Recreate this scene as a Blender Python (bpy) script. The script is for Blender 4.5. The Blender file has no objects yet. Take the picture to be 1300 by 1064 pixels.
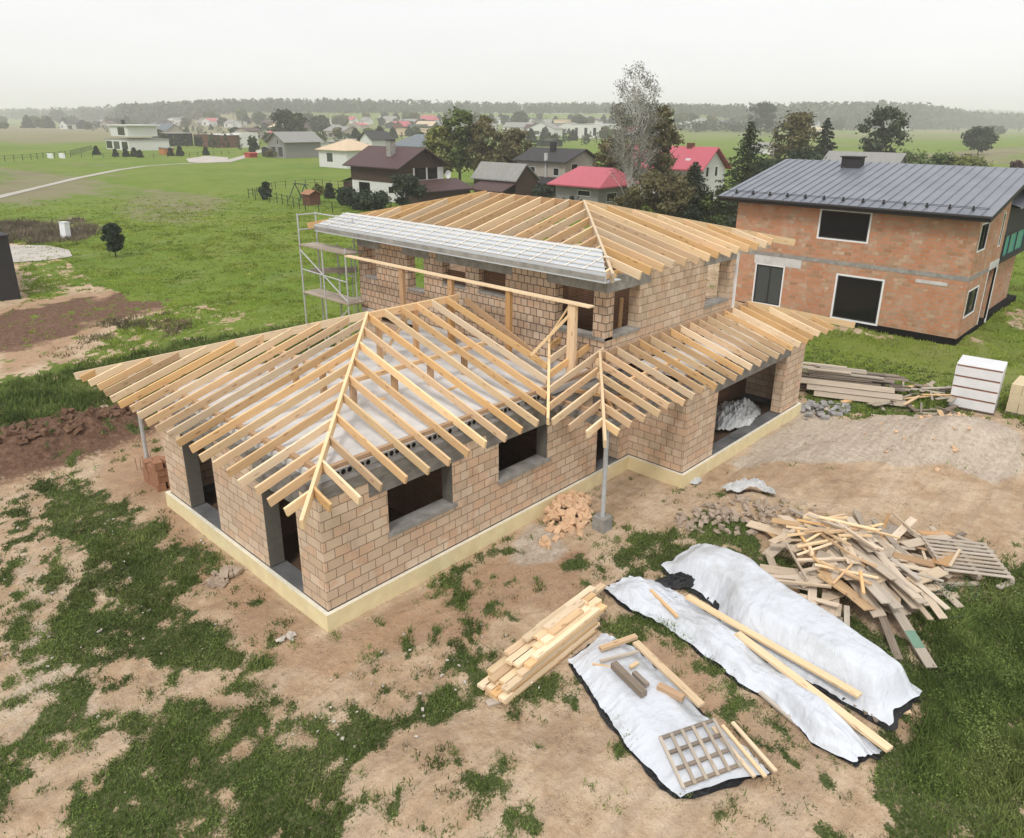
import bpy, math, random
import numpy as np
from mathutils import Vector, Matrix
R=random.Random(7); rad=math.radians
sc=bpy.context.scene
GZ=-0.45
# ---------------------------------------------------------------- camera
F,YAW,PITCH,ROLL,CX,CY,CZ=944.89,0.754662,0.339344,0.0064647,-7.26883,-12.41084,10.36466
fw=Vector((math.cos(YAW)*math.cos(PITCH),math.sin(YAW)*math.cos(PITCH),-math.sin(PITCH)))
r0=Vector((math.sin(YAW),-math.cos(YAW),0)); u0=r0.cross(fw)
rt=r0*math.cos(ROLL)+u0*math.sin(ROLL); up=-r0*math.sin(ROLL)+u0*math.cos(ROLL)
CAM=Vector((CX,CY,CZ))
cd=bpy.data.cameras.new('camera'); co=bpy.data.objects.new('camera',cd); sc.collection.objects.link(co)
M=Matrix(((rt.x,up.x,-fw.x,CX),(rt.y,up.y,-fw.y,CY),(rt.z,up.z,-fw.z,CZ),(0,0,0,1)))
co.matrix_world=M; cd.sensor_width=36; cd.sensor_fit='HORIZONTAL'; cd.lens=F/1300*36
cd.shift_y=-45.5/1300; cd.clip_end=20000; cd.clip_start=0.1
sc.camera=co
def G(px,py,z=GZ):            # ground point seen at a place of the survey photograph
    d=fw+rt*((px-650)/F)-up*((py-486.5)/F)
    t=(z-CZ)/d.z
    return CAM+d*t
def PX(x,y,z):                # vectorised projection
    dx,dy,dz=x-CX,y-CY,z-CZ
    w=dx*fw.x+dy*fw.y+dz*fw.z; w=np.where(w<.1,.1,w)
    return 650+F*(dx*rt.x+dy*rt.y+dz*rt.z)/w, 486.5-F*(dx*up.x+dy*up.y+dz*up.z)/w
# ---------------------------------------------------------------- world, light
w=bpy.data.worlds.new('World'); sc.world=w; w.use_nodes=True
nt=w.node_tree; nt.nodes.clear()
def N(nt,t,**k):
    n=nt.nodes.new(t)
    for a,b in k.items():
        if a in n.inputs.keys(): n.inputs[a].default_value=b
        else: setattr(n,a,b)
    return n
SUN_EL,SUN_AZ=rad(52),rad(205)   # azimuth of the sun, counted from +X towards +Y
out=N(nt,'ShaderNodeOutputWorld'); bg=N(nt,'ShaderNodeBackground'); bg2=N(nt,'ShaderNodeBackground'); add=N(nt,'ShaderNodeAddShader')
sky=N(nt,'ShaderNodeTexSky',sky_type='NISHITA',sun_disc=False,sun_elevation=SUN_EL,sun_rotation=math.pi/2-SUN_AZ)
hs=N(nt,'ShaderNodeHueSaturation',Saturation=.25)
nt.links.new(sky.outputs[0],hs.inputs['Color']); nt.links.new(hs.outputs[0],bg.inputs[0]); bg.inputs[1].default_value=.035
tc=N(nt,'ShaderNodeTexCoord'); sx=N(nt,'ShaderNodeSeparateXYZ'); mr=N(nt,'ShaderNodeMapRange')
mr.inputs['To Min'].default_value=.62; mr.inputs['To Max'].default_value=.92
nz=N(nt,'ShaderNodeTexNoise',Scale=1.6,Detail=4.0); mp=N(nt,'ShaderNodeMapping'); mp.inputs['Scale'].default_value=(1.3,1.3,7)
nt.links.new(tc.outputs['Generated'],mp.inputs[0]); nt.links.new(mp.outputs[0],nz.inputs['Vector'])
ml=N(nt,'ShaderNodeMath',operation='MULTIPLY_ADD'); nt.links.new(nz.outputs[0],ml.inputs[0]); ml.inputs[1].default_value=.17
nt.links.new(mr.outputs[0],ml.inputs[2])
nt.links.new(tc.outputs['Generated'],sx.inputs[0]); nt.links.new(sx.outputs[2],mr.inputs[0])
bg2.inputs[0].default_value=(1,.992,.995,1); nt.links.new(ml.outputs[0],bg2.inputs[1])
nt.links.new(bg.outputs[0],add.inputs[0]); nt.links.new(bg2.outputs[0],add.inputs[1]); nt.links.new(add.outputs[0],out.inputs[0])
ld=bpy.data.lights.new('sun','SUN'); ld.energy=2.0; ld.angle=rad(13); ld.color=(1,.955,.89)
lo=bpy.data.objects.new('sun',ld); sc.collection.objects.link(lo)
sd=Vector((math.cos(SUN_AZ)*math.cos(SUN_EL),math.sin(SUN_AZ)*math.cos(SUN_EL),math.sin(SUN_EL)))
lo.rotation_euler=(-sd).to_track_quat('-Z','Y').to_euler()
vs=sc.view_settings; vs.view_transform='Standard'; vs.look='None'; vs.gamma=1; vs.exposure=.10
sc.cycles.volume_bounces=6
# ---------------------------------------------------------------- materials
MATS={}
def base(name,rough=.8,spec=.3):
    m=bpy.data.materials.new(name); m.use_nodes=True; t=m.node_tree
    b=t.nodes['Principled BSDF']; b.inputs['Roughness'].default_value=rough; b.inputs['Specular IOR Level'].default_value=spec
    MATS[name]=m; return m,t,b
def ramp(t,src,stops):
    r=t.nodes.new('ShaderNodeValToRGB'); e=r.color_ramp.elements
    while len(e)<len(stops): e.new(.5)
    for k,(p,c) in enumerate(stops): e[k].position=p; e[k].color=(*c,1) if len(c)==3 else c
    t.links.new(src,r.inputs[0]); return r.outputs[0]
def noise(t,vec,scale,detail=4,rough=.55,sc3=None,dist=0):
    if sc3:
        mp=t.nodes.new('ShaderNodeMapping'); mp.inputs['Scale'].default_value=sc3; t.links.new(vec,mp.inputs[0]); vec=mp.outputs[0]
    n=t.nodes.new('ShaderNodeTexNoise'); n.inputs['Scale'].default_value=scale; n.inputs['Detail'].default_value=detail; n.inputs['Roughness'].default_value=rough
    n.inputs['Distortion'].default_value=dist
    t.links.new(vec,n.inputs['Vector']); return n.outputs[0]
def mix(t,fac,a,b,mode='MIX'):
    m=t.nodes.new('ShaderNodeMix'); m.data_type='RGBA'; m.blend_type=mode
    for s,v in ((m.inputs[0],fac),(m.inputs[6],a),(m.inputs[7],b)):
        if hasattr(v,'links') or hasattr(v,'is_output'): t.links.new(v,s)
        elif isinstance(v,(int,float)): s.default_value=v
        else: s.default_value=(*v,1)
    return m.outputs[2]
def math_(t,op,a,b=None,c=None):
    m=t.nodes.new('ShaderNodeMath'); m.operation=op
    for k,v in enumerate((a,b,c)):
        if v is None: continue
        if hasattr(v,'is_output'): t.links.new(v,m.inputs[k])
        else: m.inputs[k].default_value=v
    return m.outputs[0]
def bump(t,b,h,dist,strength=1):
    n=t.nodes.new('ShaderNodeBump'); n.inputs['Distance'].default_value=dist; n.inputs['Strength'].default_value=strength
    t.links.new(h,n.inputs['Height']); t.links.new(n.outputs[0],b.inputs['Normal'])
def uvof(t): return t.nodes.new('ShaderNodeTexCoord').outputs['UV']
def objof(t): return t.nodes.new('ShaderNodeTexCoord').outputs['Object']
def geo(t): return t.nodes.new('ShaderNodeNewGeometry').outputs['Position']
def orand(t): return t.nodes.new('ShaderNodeObjectInfo').outputs['Random']
def wood(name,a,b,c,knots=.6,grey=0,rough=.75):
    m,t,bs=base(name,rough,.2); uv=uvof(t); rnd=orand(t)
    off=t.nodes.new('ShaderNodeVectorMath'); off.operation='ADD'; cmb=t.nodes.new('ShaderNodeCombineXYZ')
    mm=math_(t,'MULTIPLY',rnd,57.); t.links.new(mm,cmb.inputs[0]); t.links.new(mm,cmb.inputs[1])
    t.links.new(uv,off.inputs[0]); t.links.new(cmb.outputs[0],off.inputs[1]); v=off.outputs[0]
    g=noise(t,v,1,5,.6,(1.1,26,26),.3); g2=noise(t,v,1,3,.5,(.5,4,4))
    col=ramp(t,g,[(.25,a),(.55,b),(.8,c)])
    col=mix(t,math_(t,'MULTIPLY',g2,.45),col,tuple(x*.72 for x in b))
    if knots:
        vo=t.nodes.new('ShaderNodeTexVoronoi'); vo.inputs['Scale'].default_value=1
        mp=t.nodes.new('ShaderNodeMapping'); mp.inputs['Scale'].default_value=(2.2,7,7); t.links.new(v,mp.inputs[0]); t.links.new(mp.outputs[0],vo.inputs['Vector'])
        k=ramp(t,vo.outputs['Distance'],[(.0,(1,1,1)),(.10,(1,1,1)),(.22,(0,0,0))])
        col=mix(t,math_(t,'MULTIPLY',k,knots),col,tuple(x*.28 for x in (b[0]*1.1,b[1]*.8,b[2]*.6)))
    hv=t.nodes.new('ShaderNodeHueSaturation'); t.links.new(col,hv.inputs['Color'])
    t.links.new(math_(t,'MULTIPLY_ADD',rnd,.42,.74),hv.inputs['Value']); 
    r2=math_(t,'FRACT',math_(t,'MULTIPLY',rnd,7.31)); t.links.new(math_(t,'MULTIPLY_ADD',r2,.3,.85),hv.inputs['Saturation'])
    t.links.new(hv.outputs[0],bs.inputs['Base Color']); bump(t,bs,g,.003,.5); return m
wood('pine',(.60,.385,.205),(.72,.49,.275),(.80,.60,.375))
wood('pine_bright',(.72,.51,.30),(.82,.625,.40),(.87,.72,.50),.4)
wood('pale_batten',(.68,.62,.54),(.78,.73,.65),(.85,.81,.75),.1)
wood('heap_wood',(.48,.375,.27),(.60,.49,.37),(.70,.60,.48),.3)
wood('pine_orange',(.44,.25,.125),(.53,.33,.175),(.60,.41,.24),.5)
wood('grey_wood',(.32,.265,.21),(.46,.395,.32),(.58,.515,.44),.3)
wood('old_wood',(.15,.12,.095),(.25,.205,.165),(.36,.31,.26),.3)
def brick(name,bw,c1,c2,mort,patch,patchcol,rh=.25,msz=.014,dirt=.35,pm=.5,dc=(.20,.165,.13)):
    m,t,bs=base(name,.9,.15); uv=uvof(t)
    bt=t.nodes.new('ShaderNodeTexBrick'); bt.inputs['Scale'].default_value=1
    for k,v in (('Color1',c1),('Color2',c2),('Mortar',mort)): bt.inputs[k].default_value=(*v,1)
    bt.inputs['Mortar Size'].default_value=msz; bt.inputs['Mortar Smooth'].default_value=.25; bt.inputs['Bias'].default_value=0
    bt.inputs['Brick Width'].default_value=bw; bt.inputs['Row Height'].default_value=rh
    wv=t.nodes.new('ShaderNodeVectorMath'); wv.operation='MULTIPLY_ADD'
    nn=t.nodes.new('ShaderNodeTexNoise'); nn.inputs['Scale'].default_value=3.1; t.links.new(uv,nn.inputs['Vector'])
    t.links.new(nn.outputs['Color'],wv.inputs[0]); wv.inputs[1].default_value=(.022,.022,0); t.links.new(uv,wv.inputs[2]); t.links.new(wv.outputs[0],bt.inputs['Vector'])
    # second brick pattern with black/white colours gives a value per brick
    b2=t.nodes.new('ShaderNodeTexBrick'); b2.inputs['Scale'].default_value=1
    for k,v in (('Color1',(0,0,0)),('Color2',(1,1,1)),('Mortar',(.5,.5,.5))): b2.inputs[k].default_value=(*v,1)
    b2.inputs['Mortar Size'].default_value=0; b2.inputs['Brick Width'].default_value=bw; b2.inputs['Row Height'].default_value=rh; b2.inputs['Bias'].default_value=0
    t.links.new(wv.outputs[0],b2.inputs['Vector'])
    big=noise(t,uv,.9,3,.6); pf=math_(t,'ADD',math_(t,'MULTIPLY',b2.outputs[0],.5),big)
    pf=ramp(t,pf,[(patch,(0,0,0)),(min(1,patch+.06),(1,1,1))])
    notm=math_(t,'SUBTRACT',1.,bt.outputs['Fac'])
    col=mix(t,math_(t,'MULTIPLY',math_(t,'MULTIPLY',pf,notm),pm),bt.outputs[0],patchcol)
    fine=noise(t,uv,22,4,.7); col=mix(t,math_(t,'MULTIPLY',fine,.4),col,tuple(x*.62 for x in c1))
    dn=noise(t,uv,1.0,6,.7,(1.2,.55,1)); dd=ramp(t,dn,[(.5,(0,0,0)),(.75,(1,1,1))])
    col=mix(t,math_(t,'MULTIPLY',dd,dirt),col,dc)
    t.links.new(col,bs.inputs['Base Color'])
    hh=math_(t,'ADD',math_(t,'MULTIPLY',notm,1.),math_(t,'MULTIPLY',fine,.25)); bump(t,bs,hh,.012,.8); return m
brick('brick_long',.42,(.57,.42,.295),(.82,.67,.52),(.22,.165,.12),.80,(.56,.29,.15),msz=.011,dirt=.45)
brick('brick_wide',.52,(.56,.415,.295),(.80,.65,.50),(.23,.175,.13),.82,(.54,.29,.16),msz=.011,dirt=.45)
brick('brick_square',.27,(.50,.36,.255),(.74,.585,.45),(.13,.10,.08),.82,(.52,.28,.15),msz=.018,dirt=.45)
brick('brick_inner_shaded',.5,(.17,.095,.06),(.21,.12,.075),(.08,.05,.035),.8,(.24,.12,.07),rh=.08,msz=.012)  # brick darker than raw block: indoor shade put into its colour
brick('brick_red',.40,(.38,.195,.10),(.76,.62,.47),(.38,.33,.27),.66,(.50,.17,.07),rh=.205,msz=.017,dirt=.6,pm=.75,dc=(.50,.42,.34))
def plain(name,col,rough=.8,spec=.3,n=.15,scale=6,bmp=0,metal=0,col2=None,sc3=None,coord='obj'):
    m,t,b=base(name,rough,spec); b.inputs['Metallic'].default_value=metal
    v=objof(t) if coord=='obj' else uvof(t)
    nn=noise(t,v,scale,6,.65,sc3); c2=col2 or tuple(x*(1-2.2*n) for x in col)
    f=ramp(t,nn,[(.3,(0,0,0)),(.7,(1,1,1))])
    t.links.new(mix(t,f,c2,col),b.inputs['Base Color'])
    if bmp: bump(t,b,nn,bmp)
    return m
plain('concrete',(.36,.345,.32),.9,.2,.2,3,.004,col2=(.2,.19,.175))
plain('slab',(.64,.635,.625),.85,.2,.2,1.3,.003,col2=(.44,.44,.44))
plain('lintel',(.25,.235,.215),.9,.2,.2,2.2,.004,col2=(.135,.125,.115),sc3=(1,1,3))
plain('dark_concrete',(.17,.17,.17),.7,.3,.2,1.2,.002,col2=(.07,.072,.075))
plain('insulation',(.78,.68,.42),.8,.2,.12,2.4,.002,col2=(.66,.55,.33))
plain('insulation_top',(.76,.72,.60),.85,.2,.1,6)
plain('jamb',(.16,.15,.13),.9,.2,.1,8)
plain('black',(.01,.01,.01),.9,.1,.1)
plain('steel',(.50,.51,.51),.45,.5,.12,10)
plain('rust',(.16,.09,.06),.8,.3,.2,14)
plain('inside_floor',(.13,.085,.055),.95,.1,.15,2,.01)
plain('plaster_white',(.66,.66,.64),.85,.2,.07,2)
plain('trim_white',(.78,.79,.80),.7,.3,.05,3)
plain('roof_brown',(.085,.045,.045),.65,.35,.15,2,sc3=(1,6,1))
plain('brown_board',(.085,.055,.042),.85,.2,.2,3,sc3=(6,6,.5))
plain('roof_black',(.045,.043,.045),.7,.3,.15,2)
plain('roof_red',(.46,.10,.13),.55,.35,.08,1.5,sc3=(1,5,1))
plain('roof_grey',(.30,.295,.28),.85,.2,.15,1.2,sc3=(1,6,1))
plain('roof_cream',(.60,.47,.33),.8,.2,.08,1)
plain('roof_blue',(.15,.175,.20),.7,.3,.12,1)
plain('wall_cream',(.40,.36,.31),.9,.1,.08,1)
plain('wall_grey',(.26,.25,.24),.9,.2,.12,2,sc3=(8,8,1))
plain('wall_dark',(.035,.034,.036),.7,.3,.1,2)
plain('wall_rust',(.17,.075,.05),.8,.2,.2,1,sc3=(6,6,1))
plain('orange',(.50,.20,.07),.8,.2,.1,2)
plain('red',(.45,.05,.04),.6,.3,.1,2)
plain('blockwrap',(.74,.75,.77),.35,.4,.06,4)
plain('block_cream',(.66,.55,.37),.9,.1,.08,5)
plain('broken_brick',(.66,.46,.30),.9,.1,.15,4,.004,col2=(.56,.37,.23))
plain('rubble',(.43,.35,.28),.95,.1,.2,3,.004,col2=(.30,.235,.18))
plain('stone',(.36,.35,.34),.9,.2,.2,5,.003)
plain('stone_pale',(.55,.50,.44),.9,.2,.1,5,.003)
plain('bark',(.09,.075,.06),.95,.1,.2,5,sc3=(1,1,.3))
plain('birch_bark',(.68,.66,.62),.9,.1,.25,3,sc3=(1,1,4))
plain('wire',(.03,.07,.05),.6,.3,.1)
plain('fence_dark',(.03,.035,.03),.7,.3,.1)
def glass(name,col,rough=.06):
    m,t,b=base(name,rough,.28); b.inputs['Base Color'].default_value=(*col,1); return m
glass('pane',(.008,.009,.010)); glass('pane_grey',(.06,.07,.07)); glass('pane_teal',(.05,.30,.29),.15); glass('solar',(.02,.025,.035),.12)
# metal seam roof
m,t,b=base('metal_roof',.42,.5); g=geo(t); n_=noise(t,g,.8,4,.6); t.links.new(ramp(t,n_,[(.3,(.175,.19,.225)),(.7,(.235,.25,.285))]),b.inputs['Base Color']); b.inputs['Metallic'].default_value=.35
# white sheeting
def sheet(name,c1,c2,rough,bd,scale=2.2,translucent=0):
    m,t,b=base(name,rough,.35); g=objof(t)
    n1=noise(t,g,scale,7,.62,(1,2.2,1),1.2); n2=noise(t,g,9,5,.6,(1,1.5,1),.6)
    cr=math_(t,'ABSOLUTE',math_(t,'SUBTRACT',noise(t,g,.9,2,.45,(1,1.6,1),.5),.5)); cr2=math_(t,'ABSOLUTE',math_(t,'SUBTRACT',noise(t,g,3.2,2,.5,(1.6,.9,1),.4),.5)); h=math_(t,'ADD',math_(t,'ADD',n1,math_(t,'MULTIPLY',n2,.25)),math_(t,'ADD',math_(t,'MULTIPLY',math_(t,'POWER',cr,.75),-2.2),math_(t,'MULTIPLY',math_(t,'POWER',cr2,.9),-.35))); bump(t,b,h,bd,1)
    st=noise(t,g,.9,6,.7); t.links.new(mix(t,ramp(t,st,[(.48,(0,0,0)),(.7,(1,1,1))]),c1,c2),b.inputs['Base Color']); return m
sheet('tarp_white',(.57,.60,.65),(.44,.455,.465),.36,.03); sheet('tarp_black',(.014,.014,.016),(.03,.03,.03),.45,.06); sheet('plastic',(.55,.56,.56),(.36,.36,.35),.3,.05,5)
sheet('membrane',(.50,.53,.56),(.42,.44,.47),.6,.012)
# foliage
def leaf(name,a,b_,c,trans=.25):
    m,t,b=base(name,.75,.15); g=objof(t)
    n=noise(t,g,.55,3,.6); col=ramp(t,n,[(.3,a),(.5,b_),(.7,c)])
    at=t.nodes.new('ShaderNodeAttribute'); at.attribute_name='v'
    hv=t.nodes.new('ShaderNodeHueSaturation'); t.links.new(col,hv.inputs['Color']); t.links.new(math_(t,'MULTIPLY_ADD',at.outputs['Fac'],1.15,.42),hv.inputs['Value'])
    t.links.new(hv.outputs[0],b.inputs['Base Color'])
    tr=t.nodes.new('ShaderNodeBsdfTranslucent'); t.links.new(hv.outputs[0],tr.inputs['Color'])
    ms=t.nodes.new('ShaderNodeMixShader'); ms.inputs[0].default_value=trans
    t.links.new(b.outputs[0],ms.inputs[1]); t.links.new(tr.outputs[0],ms.inputs[2]); t.links.new(ms.outputs[0],t.nodes['Material Output'].inputs[0]); return m
leaf('leaf_green',(0.068,0.098,0.033),(0.098,0.135,0.045),(0.150,0.180,0.060))
leaf('leaf_yellow',(0.116,0.138,0.043),(0.174,0.189,0.065),(0.246,0.225,0.072))
leaf('leaf_brown',(0.10,0.09,0.045),(0.14,0.128,0.062),(0.20,0.17,0.085))
leaf('leaf_dark',(0.027,0.042,0.027),(0.042,0.060,0.036),(0.068,0.087,0.048))
leaf('leaf_spruce',(0.045,0.060,0.041),(0.068,0.087,0.054),(0.098,0.112,0.063))
leaf('leaf_pale',(.15,.145,.12),(.20,.195,.165),(.25,.24,.20))
leaf('leaf_red',(.06,.03,.035),(.085,.04,.045),(.11,.05,.05))
leaf('leaf_forest',(0.040,0.052,0.034),(0.057,0.071,0.041),(0.081,0.090,0.048),.1)
leaf('blade',(.065,.098,.026),(.115,.160,.040),(.19,.225,.07),.3)
leaf('blade_meadow',(.16,.23,.03),(.21,.27,.042),(.27,.29,.075),.4)
leaf('blade_dry',(.13,.105,.06),(.17,.14,.085),(.12,.12,.06),.2)
plain('soil_clod',(.20,.12,.08),.95,.1,.2,4)
plain('rust_block',(.30,.15,.10),.9,.1,.15,5)
plain('brickblock_red',(.38,.20,.12),.9,.1,.15,5)
leaf('weed_leaf',(.09,.135,.035),(.14,.19,.05),(.20,.24,.08),.25)
leaf('flower',(.7,.7,.66),(.75,.75,.72),(.8,.8,.78),.2)
leaf('heath',(.11,.085,.06),(.15,.12,.085),(.16,.155,.08),.2)
# ---------------------------------------------------------------- mesh builder
class MB:
    def __init__(s): s.v=[]; s.f=[]; s.uv=[]; s.mi=[]
    def quad(s,pts,uvs=None,mi=0):
        i=len(s.v); s.v+= [tuple(p) for p in pts]; s.f.append(tuple(range(i,i+len(pts)))); s.mi.append(mi)
        if uvs is None:
            p0=Vector(pts[0]); a=(Vector(pts[1])-p0).normalized(); n=a.cross(Vector(pts[-1])-p0); 
            bb=n.cross(a).normalized() if n.length>1e-9 else a
            uvs=[((Vector(p)-p0).dot(a),(Vector(p)-p0).dot(bb)) for p in pts]
        s.uv+=list(uvs)
    def box(s,x0,x1,y0,y1,z0,z1,mi=0,wall=True):
        c=[(x,y,z) for z in (z0,z1) for y in (y0,y1) for x in (x0,x1)]
        for q in ((0,2,3,1),(4,5,7,6),(0,1,5,4),(2,6,7,3),(0,4,6,2),(1,3,7,5)):
            P=[c[k] for k in q]
            if q in ((0,2,3,1),(4,5,7,6)): uv=[(p[0],p[1]) for p in P]
            elif q in ((0,1,5,4),(2,6,7,3)): uv=[(p[0],p[2]) for p in P]
            else: uv=[(p[1],p[2]) for p in P]
            s.quad(P,uv,mi)
    def beam(s,p0,p1,wd,h,drop=True,mi=0,side=None,taper=0):
        # long board p0->p1 (top centre line when drop), wd horizontal, h deep
        p0,p1=Vector(p0),Vector(p1); a=(p1-p0); L=a.length; a.normalize()
        sd_=Vector(side) if side else a.cross(Vector((0,0,1)))
        if sd_.length<1e-4: sd_=Vector((1,0,0))
        sd_=(sd_-a*sd_.dot(a)).normalized(); n=sd_.cross(a).normalized()
        if n.z<0 and not side: n=-n
        hw=sd_*wd/2; t0=n*(0 if drop else h/2); t1=n*(-h if drop else -h/2)
        c=[p0-hw+t1,p0+hw+t1,p0+hw+t0,p0-hw+t0,p1-hw+t1,p1+hw+t1,p1+hw+t0,p1-hw+t0]
        U=[(0,0)]*0
        def f(q,uvs): s.quad([c[k] for k in q],uvs,mi)
        f((3,2,6,7),[(0,0),(0,wd),(L,wd),(L,0)]); f((1,0,4,5),[(0,.5),(0,.5+wd),(L,.5+wd),(L,.5)])
        f((2,1,5,6),[(0,1),(0,1+h),(L,1+h),(L,1)]); f((0,3,7,4),[(0,2),(0,2+h),(L,2+h),(L,2)])
        f((0,1,2,3),[(0,3),(0,3+wd),(h*.2,3+wd),(h*.2,3)]); f((5,4,7,6),[(0,3),(0,3+wd),(h*.2,3+wd),(h*.2,3)])
    def tube(s,p0,p1,r0,r1=None,n=8,mi=0,cap=True):
        r1=r0 if r1 is None else r1; p0,p1=Vector(p0),Vector(p1); a=(p1-p0).normalized(); q=a.orthogonal().normalized(); b=a.cross(q); L=(p1-p0).length
        A=[p0+(q*math.cos(2*math.pi*k/n)+b*math.sin(2*math.pi*k/n))*r0 for k in range(n)]
        B=[p1+(q*math.cos(2*math.pi*k/n)+b*math.sin(2*math.pi*k/n))*r1 for k in range(n)]
        for k in range(n):
            j=(k+1)%n; s.quad([A[k],A[j],B[j],B[k]],[(0,k*.05),(0,k*.05+.05),(L,k*.05+.05),(L,k*.05)],mi)
        if cap: s.quad(A[::-1],None,mi); s.quad(B,None,mi)
    def prism(s,poly,z0,z1,mi=0,mitop=None):
        n=len(poly); 
        for k in range(n):
            a,b=poly[k],poly[(k+1)%n]; L=math.hypot(b[0]-a[0],b[1]-a[1])
            s.quad([(*a,z0),(*b,z0),(*b,z1),(*a,z1)],[(0,z0),(L,z0),(L,z1),(0,z1)],mi)
        s.quad([(*p,z1) for p in poly],[p for p in poly],mi if mitop is None else mitop); s.quad([(*p,z0) for p in poly[::-1]],[p for p in poly[::-1]],mi)
ORG={}
def link(o,parent=None):
    sc.collection.objects.link(o)
    if parent: o.parent=parent
    return o
def obj(name,mb,mats,parent=None,smooth=False,org=None):
    me=bpy.data.meshes.new(name)
    O=Vector(org) if org is not None else (ORG[parent.name] if parent else Vector((0,0,0)))
    vv=np.array(mb.v,dtype=np.float32)-np.array(O,dtype=np.float32)
    me.from_pydata(vv.tolist(),[],mb.f)
    uvl=me.uv_layers.new(name='UVMap'); uvl.data.foreach_set('uv',np.array(mb.uv,dtype=np.float32).ravel())
    mats=mats if isinstance(mats,(list,tuple)) else [mats]
    for k in mats: me.materials.append(MATS[k])
    if len(mats)>1: me.polygons.foreach_set('material_index',mb.mi)
    if smooth: me.polygons.foreach_set('use_smooth',[True]*len(me.polygons))
    o=bpy.data.objects.new(name,me); link(o,parent)
    if not parent and org is not None: o.location=O
    ORG[o.name]=O
    return o
def tag(o,label,cat,group=None):
    o['label']=label; o['category']=cat
    if group: o['group']=group
    return o
def struct(o,kind='structure'): o['kind']=kind; return o
def thing(name,label,cat,loc,group=None,local=False):
    o=bpy.data.objects.new(name,None); link(o); o.location=loc; o.empty_display_size=.3
    ORG[o.name]=Vector((0,0,0)) if local else Vector(loc)
    return tag(o,label,cat,group)
def dup(root,loc,rz=None,label=None,scale=None,rot=None):
    def cp(o,par):
        c=o.copy(); sc.collection.objects.link(c); ORG[c.name]=ORG.get(o.name,Vector())
        if par: c.parent=par
        for k in KIDS.get(o.name,[]) if False else list(o.children): cp(k,c)
        return c
    c=cp(root,None); c.location=loc
    if rz is not None: c.rotation_euler=(0,0,rz)
    if rot is not None: c.rotation_euler=rot
    if label: c['label']=label
    if scale: c.scale=scale if hasattr(scale,'__len__') else (scale,)*3
    return c
# numpy value noise
_rs=np.random.RandomState(3); _T=_rs.rand(256,256)
def vnoise(x,y):
    xi=np.floor(x).astype(int); yi=np.floor(y).astype(int); fx=x-xi; fy=y-yi; fx=fx*fx*(3-2*fx); fy=fy*fy*(3-2*fy)
    a=_T[xi%256,yi%256]; b=_T[(xi+1)%256,yi%256]; c=_T[xi%256,(yi+1)%256]; d=_T[(xi+1)%256,(yi+1)%256]
    return (a*(1-fx)+b*fx)*(1-fy)+(c*(1-fx)+d*fx)*fy
def fbm(x,y,o=4):
    s=0;a=.5;t=0
    for k in range(o): s=s+a*vnoise(x+17.3*k,y+9.1*k); t+=a; a*=.5; x=x*2.03; y=y*2.03
    return s/t
def inpoly(px,py,poly):
    r=np.zeros(px.shape,bool); n=len(poly)
    for k in range(n):
        x0,y0=poly[k]; x1,y1=poly[(k+1)%n]
        if y0==y1: continue
        c=((y0>py)!=(y1>py))&(px<(x1-x0)*(py-y0)/(y1-y0)+x0); r^=c
    return r
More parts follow.
